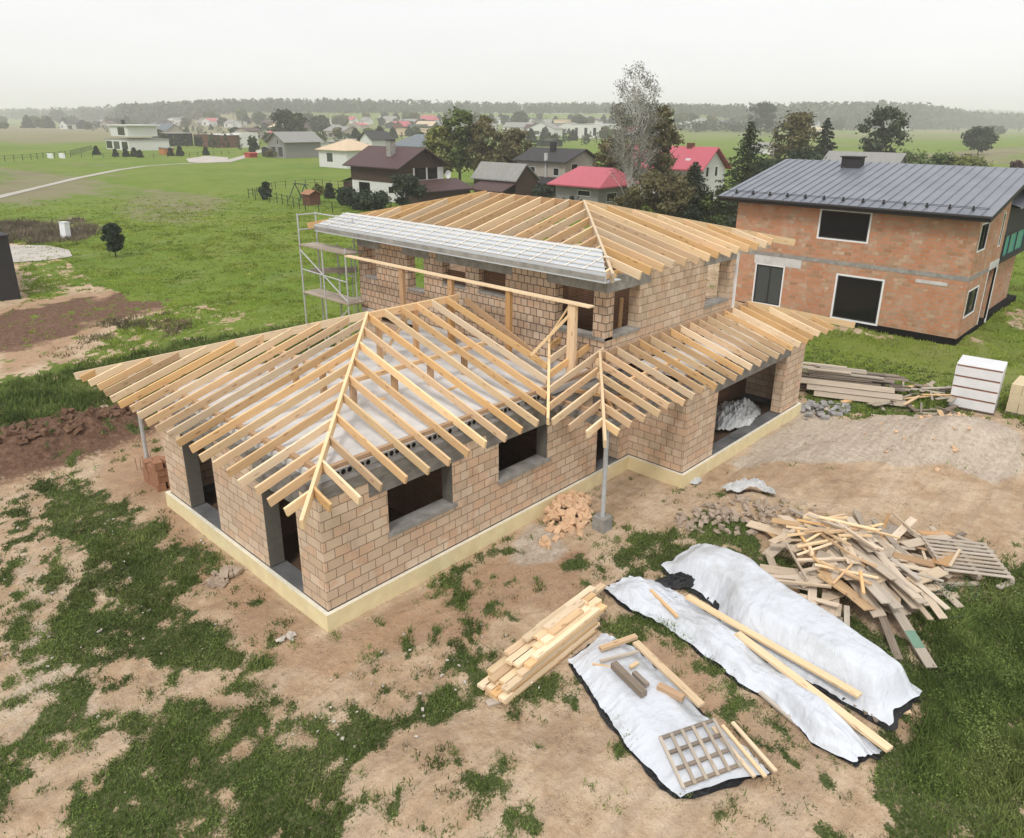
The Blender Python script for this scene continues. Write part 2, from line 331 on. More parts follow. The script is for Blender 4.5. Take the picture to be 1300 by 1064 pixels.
# ================================================================ GROUND
def gauss(x,y,cx,cy,sx_,sy_,a=0):
    c,s=math.cos(a),math.sin(a); u=(x-cx)*c+(y-cy)*s; v=-(x-cx)*s+(y-cy)*c
    return np.exp(-(u/sx_)**2-(v/sy_)**2)
gA=G(560,1010); gB=G(1215,560); gC=G(942,645)
def sstep(a,b,x): t=np.clip((x-a)/(b-a),0,1); return t*t*(3-2*t)
def Hh(x,y):
    x=np.asarray(x,float); y=np.asarray(y,float)
    h=GZ+0*x
    near=np.exp(-((x-5)**2+(y-3)**2)/60**2)
    h=h+near*(fbm(x*.35,y*.35)-.5)*.10+near*(fbm(x*1.7+5,y*1.7)-.5)*.05
    n=fbm(x*1.3,y*1.3+40); n2=fbm(x*4.1,y*4.1+11)
    m=gauss(x,y,-.9,15.3,3.6,1.25,.12); h=h+m*(1.05+.6*(n-.5))+np.minimum(m*3,1)*(n2-.5)*.28
    m=gauss(x,y,gA.x,gA.y,2.2,1.5,-.75); h=h+m*(.42+.2*(n-.5))+m*(n2-.5)*.05
    m=gauss(x,y,gB.x,gB.y,2.4,1.6,-.6); h=h+m*(.85+.3*(n-.5))+m*(n2-.5)*.12
    m=gauss(x,y,gC.x,gC.y,1.1,.8,-.7); h=h+m*(.38+.2*(n-.5))+m*(n2-.5)*.15
    m=gauss(x,y,43.5,-5.0,4,1.5,.2)+gauss(x,y,36,-4.6,1.6,.5,.5)+.8*gauss(x,y,34.2,2,.6,5,0); h=h+np.minimum(m,1)*.35*(.4+n)+np.minimum(m,1)*(n2-.5)*.25
    for (x0,y0,x1,y1,c_) in ((11.8,-2.9,33,-13,.012),(13.0,-3.3,33,-16,-.008),(-6,-4,6,-2.2,.03),(-7,3,-1.6,-3.5,-.02)):
        L=math.hypot(x1-x0,y1-y0); ux,uy=(x1-x0)/L,(y1-y0)/L; u=(x-x0)*ux+(y-y0)*uy; v=-(x-x0)*uy+(y-y0)*ux-c_*(u*(L-u))
        w_=sstep(-1,1.5,u)*sstep(L+1,L-1.5,u); h=h-.05*w_*(np.exp(-((v-.8)/.16)**2)+np.exp(-((v+.8)/.16)**2))+.025*w_*(np.exp(-((np.abs(np.abs(v)-.8)-.24)/.09)**2))
    # far hill on the left
    d=np.hypot(x-CX,y-CY); a=np.degrees(np.arctan2(y-CY,x-CX))-math.degrees(YAW)
    h=h+26*sstep(1900,3300,d)*sstep(-2,24,a)+14*sstep(2000,3600,d)
    h=h+23*sstep(620,1450,d)*sstep(-19,-13,a)*sstep(25,19,a)
    # keep the ground below the plinth
    ins=(x>-.5)&(x<21)&(y>-2.4)&(y<13)
    h=np.where(ins,np.minimum(h,GZ+.02),h)
    return h
def h1(x,y): return float(Hh(np.array([x]),np.array([y]))[0])
def GT(px,py):
    r=(G(px,py)-CAM).normalized(); t_=np.r_[np.linspace(60,600,110),np.linspace(605,3800,640)]
    z=CAM.z+r.z*t_; k=np.nonzero(z<Hh(CAM.x+r.x*t_,CAM.y+r.y*t_))[0]
    t0=t_[k[0]] if len(k) else 3700; p=CAM+r*float(t0); p.z=h1(p.x,p.y); return p
def graded(lo,hi,st,far,gr=1.07):
    a=list(np.arange(lo,hi+1e-6,st)); s=st
    while a[-1]<far: s*=gr; a.append(a[-1]+s)
    s=st; b=[lo]
    while b[-1]>-far: s*=gr; b.append(b[-1]-s)
    return np.array(b[:0:-1]+a)
GRASS=[ # (polygon in survey-photo pixels, density)
 ([(-4000,60),(5000,60),(5000,480),(1300,440),(1080,430),(930,330),(640,300),(500,430),(330,405),(240,380),(170,380),(110,355),(90,335),(80,318),(0,308),(-4000,300)],1),
 ([(900,300),(5000,300),(5000,900),(1300,545),(1262,522),(1240,512),(1180,524),(1060,528),(1020,500),(1000,400)],1),
 ([(170,352),(245,372),(330,400),(235,425),(150,443),(112,457),(128,432),(165,405),(215,392)],.85),([(-4000,480),(0,484),(60,470),(112,455),(110,480),(0,560),(-4000,700)],.8),
 ([(20,318),(110,310),(170,370),(110,362),(35,385)],.8),
 ([(0,480),(110,455),(330,400),(420,420),(420,520),(170,520),(130,515),(60,545),(0,565)],.93),
 ([(45,612),(105,610),(140,638),(180,650),(235,690),(262,705),(240,745),(225,780),(262,800),(322,835),(290,850),(215,852),(190,835),(150,840),(90,835),(55,825),(80,790),(75,740),(100,700),(55,655)],.92),
 ([(235,690),(300,695),(330,720),(310,745),(262,738)],.55),
 ([(60,880),(130,825),(110,880),(115,935),(90,955),(55,960),(40,920)],.75),
 ([(150,905),(215,880),(245,905),(300,895),(330,880),(370,905),(430,890),(480,925),(560,905),(625,850),(700,850),(745,862),(700,885),(640,895),(560,930),(490,965),(430,985),(380,1800),(60,1800),(100,985),(150,960)],.9),
 ([(0,930),(25,940),(35,985),(0,1064)],.9),
 ([(0,640),(40,620),(60,700),(90,780),(80,870),(150,860),(240,850),(240,890),(140,930),(60,900),(0,900)],.22),
 ([(355,1064),(430,975),(640,990),(700,1064)],.2),
 ([(500,845),(560,800),(620,790),(640,850),(560,880)],.38),
 ([(540,760),(600,740),(620,800),(580,830),(560,800)],.5),
 ([(590,685),(640,680),(640,705),(600,712)],.6),([(540,705),(575,715),(600,735),(560,745)],.5),
 ([(720,710),(765,705),(770,730),(730,735)],.7),([(610,765),(650,765),(650,780),(615,782)],.6),
 ([(790,690),(830,670),(870,680),(880,660),(960,670),(975,700),(960,720),(900,690),(850,720),(800,730),(780,710)],.85),
 ([(740,775),(860,770),(900,810),(860,830),(780,800)],.6),
 ([(690,870),(770,850),(760,880),(860,975),(800,960),(740,900)],.5),
 ([(870,830),(930,860),(1010,940),(1090,985),(1010,1000),(940,940),(880,890)],.45),
 ([(1160,850),(1210,780),(1250,735),(1300,715),(3000,1064),(3000,1800),(1100,1800),(1110,980),(1140,930)],.93),
 ([(940,700),(1000,730),(1100,790),(1170,850),(1150,950),(1040,850),(930,760)],.9),
 ([(215,500),(225,640),(205,620),(180,560),(150,560),(60,640),(40,625),(100,590),(160,560)],.15),
]
BARE=[([(0,470),(150,395),(240,375),(160,372),(60,375),(0,400)],1)]
def fields(x,y,z=None):
    z=GZ if z is None else z
    px,py=PX(x,y,z*np.ones_like(x))
    w=np.clip(.012*(py-150),.4,9)   # wobble of outlines, in pixels
    qx=px+(fbm(x*.8,y*.8)-.5)*w*7+(fbm(x*3,y*3)-.5)*w*7; qy=py+(fbm(x*.8+31,y*.8)-.5)*w*4.5+(fbm(x*3,y*3+9)-.5)*w*5
    g=np.zeros_like(x)
    for poly,d in GRASS: g=np.maximum(g,np.where(inpoly(qx,qy,poly),d,0))
    return px,py,qx,qy,g
def grassmask(x,y):
    px,py,qx,qy,g=fields(x,y)
    n=.4*fbm(x*1.1+7,y*1.1+3,4)+.6*fbm(x*3.0+2,y*3.0+5,4); n=(n-.5)*2.6+.5
    m=sstep(-.42,.42,g*.78-n*.96-.02+(g>.99)*.9)
    m=np.where(py<205,1,m); sp=gauss(x,y,43.5,-5.0,3.4,.9,.2)+gauss(x,y,36,-4.6,1.3,.35,.5)+gauss(x,y,34.0,2,.45,5,0); m=m*(1-.85*sstep(.35,.8,sp*(.5+n)))
    t=fbm(x*3.0+77,y*3.0+13,3); t2=fbm(x*1.9+7,y*1.9+113,3); m=np.maximum(m,sstep(.60,.67,t)*(g>0.01)*.9); m=np.maximum(m,sstep(.74,.79,t2)*.8); m=np.maximum(m,sstep(.735,.78,t)*.7)
    ins=(x>-.2)&(x<20.5)&(y>-.1)&(y<12.4); m=np.where(ins,0,m)
    plat=inpoly(qx,qy,[(1000,520),(1200,530),(1300,560),(1300,700),(1200,690),(1000,640),(880,620),(900,580)]); m=np.where(plat,0,m)
    return m
xs=graded(-14,42,.15,3900); ys=graded(-20,44,.16,3900)
X,Y=np.meshgrid(xs,ys,indexing='ij'); Z=Hh(X,Y); nx,ny=X.shape
idx=np.arange(nx*ny).reshape(nx,ny)
faces=np.stack([idx[:-1,:-1],idx[1:,:-1],idx[1:,1:],idx[:-1,1:]],-1).reshape(-1,4)
me=bpy.data.meshes.new('ground'); me.vertices.add(nx*ny); me.vertices.foreach_set('co',np.stack([X,Y,Z],-1).astype(np.float32).ravel())
me.loops.add(len(faces)*4); me.loops.foreach_set('vertex_index',faces.astype(np.int32).ravel())
me.polygons.add(len(faces)); me.polygons.foreach_set('loop_start',(np.arange(len(faces))*4).astype(np.int32)); me.polygons.foreach_set('use_smooth',np.ones(len(faces),bool))
me.update()
xf,yf=X.ravel(),Y.ravel(); px,py,qx,qy,g=fields(xf,yf)
att={}
att['grass']=grassmask(xf,yf)
ip=lambda p:inpoly(qx,qy,p).astype(float)
behind=((xf-CX)*fw.x+(yf-CY)*fw.y)<.5
att['clay']=np.maximum.reduce([ip([(420,810),(470,790),(640,700),(700,690),(760,700),(720,780),(660,760),(600,800),(520,830),(430,840)]),.7*ip([(215,500),(215,640),(410,810),(480,870),(300,830),(180,640),(100,600)]),.6*ip([(760,800),(860,790),(1000,960),(900,980)]),.5*ip([(1000,580),(1160,600),(1260,640),(1100,600),(960,620),(880,610)]),ip([(0,390),(60,372),(150,370),(245,380),(160,400),(0,480)])*.8])
att['gravel']=np.maximum.reduce([ip([(1010,515),(1060,530),(1200,520),(1300,560),(1300,610),(1200,600),(1080,590),(1000,580),(920,590),(990,540)]),.45*ip([(0,560),(60,600),(60,760),(150,860),(160,930),(0,950)]),.8*ip([(690,660),(740,700),(680,720),(640,700)])])
att['soil']=np.maximum.reduce([np.minimum(1,1.8*gauss(xf,yf,-.9,15.3,4.2,1.7,.12)),np.clip(ip([(-600,430),(0,400),(60,385),(160,372),(250,376),(190,392),(90,425),(0,455),(-600,500)])*(.25+1.2*fbm(xf*.5,yf*1.3)),0,.95),.0*g])
att['weed']=sstep(44,30,np.hypot(xf-CX,yf-CY))*(1-ip([(1000,380),(5000,380),(5000,545),(1300,545),(1262,522),(1240,512),(1180,524),(1060,528),(1020,500)]))
att['dry']=np.maximum.reduce([.8*ip([(0,165),(340,152),(330,172),(230,176),(100,182),(0,190)]),.55*ip([(170,235),(330,255),(250,290),(110,275)]),.7*ip([(900,205),(1300,188),(1300,208),(1150,212)]),.6*(py<178)*(fbm(xf*.012,yf*.05)>.47),.6*ip([(850,160),(1400,160),(1400,215),(850,200)])*sstep(.4,.6,fbm(xf*.02,yf*.03)),.8*ip([(-200,200),(180,208),(170,232),(60,262),(-200,290)])*sstep(.42,.55,fbm(xf*.06,yf*.1)),.5*ip([(200,165),(850,165),(850,190),(200,188)])*sstep(.4,.6,fbm(xf*.03+5,yf*.03)),.9*ip([(0,288),(115,272),(125,290),(60,310),(0,312)]),.6*ip([(0,215),(100,225),(150,212),(60,235),(0,245)])])
for k,v in att.items():
    v=np.where(behind,0 if k!='grass' else .8,v)
    v=v.reshape(nx,ny)
    for _ in range(0 if k=='grass' else 5):
        v=(np.roll(v,1,0)+v*2+np.roll(v,-1,0))/4; v=(np.roll(v,1,1)+v*2+np.roll(v,-1,1))/4
    a=me.attributes.new(k,'FLOAT','POINT'); a.data.foreach_set('value',v.astype(np.float32).ravel())
m,t,b=base('ground',.95,.1); P=geo(t)
def A(n): a=t.nodes.new('ShaderNodeAttribute'); a.attribute_name=n; return a.outputs['Fac']
n1=noise(t,P,.55,8,.62); n2=noise(t,P,6,6,.65); n3=noise(t,P,45,3,.6); nf=noise(t,P,.045,5,.6); nff=noise(t,P,.35,5,.6)
n1=math_(t,'ADD',math_(t,'MULTIPLY',n1,.6),math_(t,'MULTIPLY',noise(t,P,2.6,6,.65),.4))
sand=ramp(t,n1,[(.33,(.33,.22,.135)),(.45,(.45,.32,.205)),(.55,(.56,.425,.295)),(.68,(.64,.515,.385))])
clay=ramp(t,n1,[(.3,(.33,.195,.115)),(.55,(.43,.28,.175)),(.75,(.52,.38,.26))])
grav=ramp(t,n2,[(.3,(.37,.31,.25)),(.5,(.52,.455,.38)),(.75,(.64,.58,.50))])
soil=ramp(t,n2,[(.3,(.085,.05,.035)),(.55,(.17,.10,.068)),(.75,(.26,.165,.115))])
def soft(a,nz_,k=.9): return ramp(t,math_(t,'MULTIPLY_ADD',nz_,k,math_(t,'SUBTRACT',a,k*.5)),[(.38,(0,0,0)),(.62,(1,1,1))])
c=mix(t,math_(t,'MULTIPLY',soft(A('clay'),n1),.85),sand,clay); c=mix(t,math_(t,'MULTIPLY',soft(A('gravel'),n1),.8),c,grav)
sp=ramp(t,n3,[(.34,(1,1,1)),(.46,(0,0,0))]); c=mix(t,math_(t,'MULTIPLY',sp,.34),c,(.20,.135,.085)); sp3=ramp(t,noise(t,P,10,5,.7),[(.30,(1,1,1)),(.44,(0,0,0))]); c=mix(t,math_(t,'MULTIPLY',sp3,.5),c,(.19,.13,.085)); tw=ramp(t,noise(t,P,3.2,6,.7),[(.30,(1,1,1)),(.43,(0,0,0))]); c=mix(t,math_(t,'MULTIPLY',tw,.4),c,(.22,.15,.10))
sp2=ramp(t,noise(t,P,14,4,.6),[(.60,(0,0,0)),(.72,(1,1,1))]); c=mix(t,math_(t,'MULTIPLY',sp2,.3),c,(.66,.58,.48))
vs_=t.nodes.new('ShaderNodeTexVoronoi'); vs_.inputs['Scale'].default_value=9; t.links.new(P,vs_.inputs['Vector'])
peb=ramp(t,vs_.outputs['Distance'],[(.0,(1,1,1)),(.13,(1,1,1)),(.2,(0,0,0))]); c=mix(t,math_(t,'MULTIPLY',peb,math_(t,'MULTIPLY',n1,.5)),c,(.30,.24,.19))
mpr=t.nodes.new('ShaderNodeMapping'); mpr.inputs['Rotation'].default_value=(0,0,.35); mpr.inputs['Scale'].default_value=(.25,2.6,1); t.links.new(P,mpr.inputs[0]); trk=noise(t,mpr.outputs[0],1.3,5,.6); c=mix(t,math_(t,'MULTIPLY',ramp(t,trk,[(.42,(1,1,1)),(.52,(0,0,0))]),.28),c,(.30,.225,.165))
c=mix(t,soft(A('soil'),n2),c,soil)
gfar=ramp(t,nf,[(.3,(.10,.18,.022)),(.45,(.15,.225,.03)),(.58,(.20,.25,.045)),(.72,(.25,.25,.08))])
gf2=ramp(t,nff,[(.3,(.08,.135,.02)),(.5,(.13,.19,.028)),(.7,(.18,.225,.045))])
gfin=mix(t,.5,gfar,gf2); gfin=mix(t,math_(t,'MULTIPLY',ramp(t,n2,[(.35,(1,1,1)),(.6,(0,0,0))]),.18),gfin,(.05,.085,.018)); gfin=mix(t,math_(t,'MULTIPLY',ramp(t,noise(t,P,.16,6,.7,(1,2.2,1)),[(.52,(0,0,0)),(.68,(1,1,1))]),.45),gfin,(.24,.24,.12))
dry=ramp(t,noise(t,P,.03,6,.65,(1,2.5,1)),[(.3,(.17,.13,.10)),(.5,(.24,.20,.14)),(.7,(.19,.20,.09))])
gfin=mix(t,math_(t,'MULTIPLY',soft(A('dry'),nff,.6),.8),gfin,dry)
weed_shade_c=ramp(t,noise(t,P,13,5,.7),[(.3,(.03,.04,.014)),(.47,(.065,.09,.028)),(.58,(.11,.125,.05)),(.68,(.24,.19,.125))])  # weedy ground near the camera, darkened in colour for shade between tufts
gfin=mix(t,A('weed'),gfin,weed_shade_c)
gm=soft(A('grass'),math_(t,'ADD',math_(t,'MULTIPLY',n2,.4),math_(t,'MULTIPLY',noise(t,P,21,4,.65),.6)),2.4); c=mix(t,gm,c,gfin)
t.links.new(c,b.inputs['Base Color'])
hh=math_(t,'ADD',math_(t,'MULTIPLY',n2,.6),math_(t,'MULTIPLY',n3,.12)); hh=math_(t,'ADD',hh,math_(t,'MULTIPLY',math_(t,'MULTIPLY',nff,A('grass')),1.0)); hh=math_(t,'ADD',hh,math_(t,'MULTIPLY',trk,.7)); hh=math_(t,'ADD',hh,math_(t,'MULTIPLY',noise(t,P,2.2,7,.7),1.1)); bump(t,b,hh,.15,.85)
me.materials.append(m); go=bpy.data.objects.new('ground',me); link(go); struct(go)
# gravel path far left, pale yard patches
def sheetpoly(name,pts,mat,z=.05,wid=None,kind='structure'):
    mb=MB(); P_=[G(*p) for p in pts]
    mb.quad([(p.x,p.y,GZ+z) for p in P_]); n=mb
    o=obj(name,n,mat); return struct(o,kind)
plain('path_gravel',(.46,.43,.38),.95,.1,.1,.5); plain('pale_dirt',(.50,.46,.42),.95,.1,.12,.4)
def ribbon(name,line,wd,mat,z=.05):
    mb=MB(); P_=[G(*p) for p in line]; up_=[]
    for k,p in enumerate(P_):
        a=(P_[min(k+1,len(P_)-1)]-P_[max(k-1,0)]).normalized(); s=Vector((-a.y,a.x,0))*wd/2*(1+.15*math.sin(k*2.1)); up_.append((p-s,p+s))
    for k in range(len(P_)-1):
        q=[up_[k][0],up_[k][1],up_[k+1][1],up_[k+1][0]]; mb.quad([(v.x,v.y,h1(v.x,v.y)+z) for v in q][::-1])
    return struct(obj(name,mb,mat))
ribbon('path',[(-40,260),(0,250),(50,238),(100,226),(150,216),(185,211),(215,209),(250,207),(280,205)],1.6,'path_gravel')
ribbon('path',[(285,206),(300,202),(320,196),(335,190)],3.0,'path_gravel')
struct(sheetpoly('dirt_patch',[(12,312),(60,312),(88,318),(92,326),(60,331),(14,334)],'pale_dirt'))
sheetpoly('dirt_patch',[(236,202),(262,198),(290,200),(288,206),(262,207),(240,206)],'pale_dirt',.06)
# ================================================================ THE UNFINISHED HOUSE
H=thing('unfinished_house','large pale block house under construction with bare timber rafters over a yellow plinth','house under construction',(0,0,GZ))
def wall(mb,ax,pos,th,a0,a1,z0,z1,ops=()):
    # ax 'x': wall runs along x at y=pos..pos+th ; 'y': runs along y at x=pos..pos+th
    def bx(a,b,c,d):
        if b-a<.005 or d-c<.005: return
        if ax=='x': mb.box(a,b,pos,pos+th,c,d)
        else: mb.box(pos,pos+th,a,b,c,d)
    cs=sorted({a0,a1}|{min(max(v,a0),a1) for o in ops for v in o[:2]})
    for a,b in zip(cs,cs[1:]):
        m_=(a+b)/2; cur=z0
        for o in sorted((o for o in ops if o[0]<m_<o[1]),key=lambda o:o[2]):
            bx(a,b,cur,max(o[2],z0)); cur=min(o[3],z1)
        bx(a,b,cur,z1)
# plinth
OUT=[(0,0),(11.56,0),(11.56,-2.02),(20.34,-2.02),(20.34,12.4),(9.9,12.4),(9.9,8.4),(0,8.4)]
def offs(poly,d):
    n=len(poly); r=[]
    for k in range(n):
        p,q,s=Vector(poly[k-1]),Vector(poly[k]),Vector(poly[(k+1)%n])
        a=(q-p).normalized(); b=(s-q).normalized(); na=Vector((-a.y,a.x)); nb=Vector((-b.y,b.x)); r.append(tuple(q+na*d+nb*d if abs(a.dot(b))<.1 else q+na*d))
    return r
IN1=offs(OUT,.10); IN2=offs(OUT,.56)
def ring(mb,o,i,z0,z1,mi=0,mt=None):
    n=len(o)
    for k in range(n):
        a,b=o[k],o[(k+1)%n]; c,d=i[k],i[(k+1)%n]; L=math.dist(a,b)
        mb.quad([(*a,z0),(*b,z0),(*b,z1),(*a,z1)],[(0,z0),(L,z0),(L,z1),(0,z1)],mi)
        mb.quad([(*d,z0),(*c,z0),(*c,z1),(*d,z1)],None,mi); mb.quad([(*a,z1),(*b,z1),(*d,z1),(*c,z1)],None,mi if mt is None else mt)
mb=MB(); ring(mb,OUT,IN1,GZ-.35,0,0,1); obj('foundation_insulation',mb,['insulation','insulation_top'],H)
mb=MB(); ring(mb,IN1,IN2,GZ-.35,-.006); obj('foundation_wall',mb,'dark_concrete',H)
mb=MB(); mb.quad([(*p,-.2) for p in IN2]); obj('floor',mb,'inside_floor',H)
T=.38
mb=MB()
win1,win2=(1.90,3.90,1.22,2.36),(5.56,7.52,1.25,2.36)
door=(9.9,11.1,0,2.3)
def cut(ops,top): return [(a,b,c,min(d,top)) for a,b,c,d in ops]
# long wall: bricks to 2.75, lintels fill above openings
wall(mb,'x',.12,T,.12,11.68,0.02,2.75,[(1.90,3.90,1.22,2.75),(5.56,7.52,1.25,2.75),(9.9,11.1,-1,2.75)])
obj('ground_floor_wall',mb,'brick_long',H)
for a_ in (('y',.12,T,.5,1.12,0.02,2.75),('y',.12,T,2.62,5.15,0.02,2.75),('y',.12,T,6.92,8.28,0.02,2.75),('x',-1.90,T,11.68,13.55,.02,2.75),('x',-1.90,T,18.65,20.22,.02,2.75),('y',19.84,T,-1.52,12.3,.02,2.75),('x',11.92,T,10.05,19.84,.02,2.75),('x',7.9,T,.5,10.05,.02,2.75),('y',10.05,T,8.28,11.92,.02,2.75)):
    mb=MB(); wall(mb,*a_); obj('ground_floor_wall',mb,'brick_wide',H)
mb=MB(); wall(mb,'y',11.68,T,-1.52,.12,.02,2.75); obj('garage_side_wall',mb,'brick_long',H)
mb=MB(); wall(mb,'y',4.2,.25,.5,7.9,-.19,2.95,[(5.8,6.8,-.19,2.1)]); wall(mb,'x',3.9,.25,.5,4.2,-.19,2.95,[(2.2,3.2,-.19,2.1)]); wall(mb,'y',8.1,.25,.5,7.9,-.19,2.95); wall(mb,'x',.12,T,11.68,19.84,.02,2.95,[(14,15,.02,2.1)]); wall(mb,'y',12.2,.25,.5,11.9,-.19,2.95)  # front block partitions added to darken the rooms behind its openings
obj('inner_wall',mb,'brick_inner_shaded',H)
# lintels over the openings and the ring beam
def boxes(name,L_,mat,par):
    for q in L_: mb=MB(); mb.box(*q); obj(name,mb,mat,par)
boxes('lintel',[(a,b,.105,.5,2.36,2.748) for a,b in ((1.4,4.3),(5.1,7.9),(9.6,11.5))]+[(.105,.5,a,b,2.30,2.748) for a,b in ((.9,2.9),(4.9,7.2))]+[(13.3,18.9,-1.915,-1.52,2.25,2.748)],'lintel',H)
mb=MB(); mb.box(.10,7.85,.10,.5,2.752,3.02); mb.box(.10,.5,.502,8.3,2.752,3.02); mb.box(7.85,11.7,-.02,.5,2.752,2.98)
mb.box(7.55,7.85,-2.0,.5,2.752,2.985); mb.box(7.852,11.66,-2.0,-1.7,2.752,2.985); mb.box(11.662,20.24,-1.92,-1.5,2.752,2.98); mb.box(19.8,20.24,-1.498,12.3,2.752,2.98); mb.box(.502,10.0,7.9,8.3,2.752,3.02)
obj('ring_beam',mb,'lintel',H)
# hollow core floor slabs
mb=MB(); mb.box(.30,11.6,.34,8.3,3.022,3.20); mb.box(11.85,19.9,-1.6,.11,2.99,3.15); mb.box(10.05,19.9,8.3,12.3,3.022,3.2); mb.box(11.6,19.9,.5,8.3,3.022,3.2)
obj('slab',mb,'slab',H)
xx=.75
while xx<7.4:
    if (xx-.75)%1.2<.98: mb=MB(); mb.tube((xx,.345,3.105),(xx,.325,3.105),.062,n=12); obj('hollow_core_shade',mb,'black',H)  # black discs stand in for the shade inside the hollow cores
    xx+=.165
for k in range(14): mb=MB(); mb.tube((12.4+k*.18,-1.605,3.07),(12.4+k*.18,-1.62,3.07),.055,n=10); obj('hollow_core_shade',mb,'black',H)
mb=MB()
for a,b in ((.75,7.4),): mb.box(a-.1,b,.327,.339,3.03,3.19)
obj('slab_end_face',mb,'concrete',H)
# sills, grey jambs
for (a,b,c,d) in (win1,win2):
    mb=MB(); mb.box(a-.04,b+.12,.06,.51,c-.09,c+.012); obj('window_sill',mb,'concrete',H)
boxes('window_reveal',[(3.893,3.902,.116,.502,1.235,2.358),(7.513,7.522,.116,.502,1.265,2.358),(.112,.506,2.60,2.622,.02,2.298),(.112,.506,6.90,6.922,.02,2.298)],'jamb',H)
# ---- upper storey
UX0,UX1,UY0,UY1,U0,U1=10.05,17.84,.12,12.30,3.2,6.12
mb=MB(); LT=5.66
wall(mb,'y',UX0,T,UY0,UY1,U0,6.10,[(.58,2.08,4.28,6.10),(4.2,5.45,4.9,6.10),(6.1,7.3,4.9,6.10),(8.3,9.25,4.4,6.10),(11.15,11.95,4.5,6.10)])
obj('upper_floor_wall',mb,'brick_square',H)
mb=MB(); wall(mb,'x',UY0,T,UX0+T,UX1,U0,6.10,[(UX0+T,11.75,4.30,6.10),(15.85,17.48,4.30,6.10)])
wall(mb,'y',UX1-T,T,UY0+T,UY1-T,U0,6.10,[(.55,3.2,4.2,5.8),(6.5,8.0,4.3,5.6),(8.6,9.7,4.2,5.6)]); wall(mb,'x',UY1-T,T,UX0+T,UX1,U0,6.10,[(11.2,13.6,3.35,5.5)])
obj('upper_floor_wall',mb,'brick_wide',H)
mb=MB(); wall(mb,'x',3.6,.25,UX0+T,15,3.2,6.0,[(10.6,11.4,3.2,5.3)]); wall(mb,'y',12.6,.25,.5,3.6,3.2,6.0); obj('inner_wall',mb,'brick_inner_shaded',H)
boxes('lintel',[(10.03,10.45,.10,2.40,5.662,6.112),(10.03,10.45,3.9,7.6,5.662,6.112),(10.03,10.45,8.0,9.5,5.662,6.112),(10.03,10.45,10.9,12.32,5.662,6.112),(10.452,12.3,.10,.5,5.662,6.112),(15.6,17.85,.10,.5,5.72,6.112)],'concrete',H)
boxes('window_sill',[(10.00,10.44,.12,2.12,4.20,4.29),(10.442,11.80,.08,.51,4.22,4.31),(15.8,17.5,.08,.51,4.22,4.31)]+[(10.02,10.44,a,b,z-.05,z+.012) for a,b,z in ((4.18,5.48,4.9),(6.08,7.32,4.9),(8.28,9.27,4.4),(11.13,11.97,4.5))],'concrete',H)
for zz in (4.9,): 
    mb=MB(); mb.box(10.12,10.4,4.2,5.45,4.92,5.3) if False else mb.box(10.30,10.40,4.21,5.44,4.915,5.60); obj('window_infill',mb,'brick_inner_shaded',H); mb=MB(); mb.box(10.30,10.40,6.11,7.29,4.915,5.35); obj('window_infill',mb,'brick_inner_shaded',H)
mb=MB(); mb.box(17.86,17.96,.06,.20,3.3,6.2); obj('downpipe',mb,'trim_white',H)
mb=MB(); mb.beam((10.9,.7,3.2),(10.65,.55,5.6),.1,.14,False); mb.beam((11.7,.8,3.2),(11.5,.6,5.2),.1,.14,False); obj('leaning_prop',mb,'pine_orange',H)
# ---- roofs
RW,RH=.06,.20
SL=.296; EX=EY=-.83; EZ=3.11; HY=5.45; PKX=EX+(HY-EY); FY1=HY+(HY-EY)
PZ=EZ+SL*(HY-EY)
def zf(d): return EZ+SL*d
def raft(p0,p1,parent,mat='pine',wd=RW,h=RH,name='rafter'):
    mb=MB(); mb.beam(p0,p1,wd,h); return obj(name,mb,mat,parent)
def jit(a=.03): return R.uniform(-a,a)*1.5
mb=MB()
mb.beam((PKX-.03,HY,PZ-.01),(9.1,HY,PZ-.03),.08,.22)
fr=obj('front_roof_frame',mb,'pine',H)
raft((PKX,HY,PZ+.03),(EX-.05,EY-.05,EZ+.01),fr,'pine_bright',.075,.22,'hip_rafter')
raft((PKX,HY,PZ+.03),(EX-.02,FY1+.02,EZ+.0),fr,'pine_bright',.075,.22,'hip_rafter')
k=0; y=EY+.62
while y<FY1-.3:      # rafters of the slope that faces the camera's left
    d=min(y-EY,FY1-y); e=jit(.04)
    raft((EX+e,y,zf(e)),(EX+d-.03,y,zf(d-.03)),fr,'pine' if k%3 else 'pine_bright'); y+=.605; k+=1
x=EX+.70
while x<9.0:         # slope towards the long wall; beyond the corner they die into the valley
    top=min(x-EX,HY-EY); bot=0
    if x>6.4: bot=(x-6.4)*.85
    e=jit(.04) if bot==0 else 0.02
    raft((x,EY+bot+e,zf(bot+e)),(x,EY+top-.03,zf(top-.03)),fr,'pine' if k%3 else 'pine_bright'); x+=.62; k+=1
x=EX+.70
while x<9.0:         # rear slope
    top=min(x-EX,HY-EY); raft((x,FY1+jit(.05),EZ),(x,FY1-top+.03,zf(top-.03)),fr); x+=.62
raft((9.25,HY-.2,PZ-.12),(8.75,1.55,zf(2.3)),fr,'pine_orange')
raft((6.36,EY-.05,EZ+.02),(9.98,EY+3.58*.85,zf(3.58*.85)),fr,'pine_bright',.075,.22,'valley_rafter')
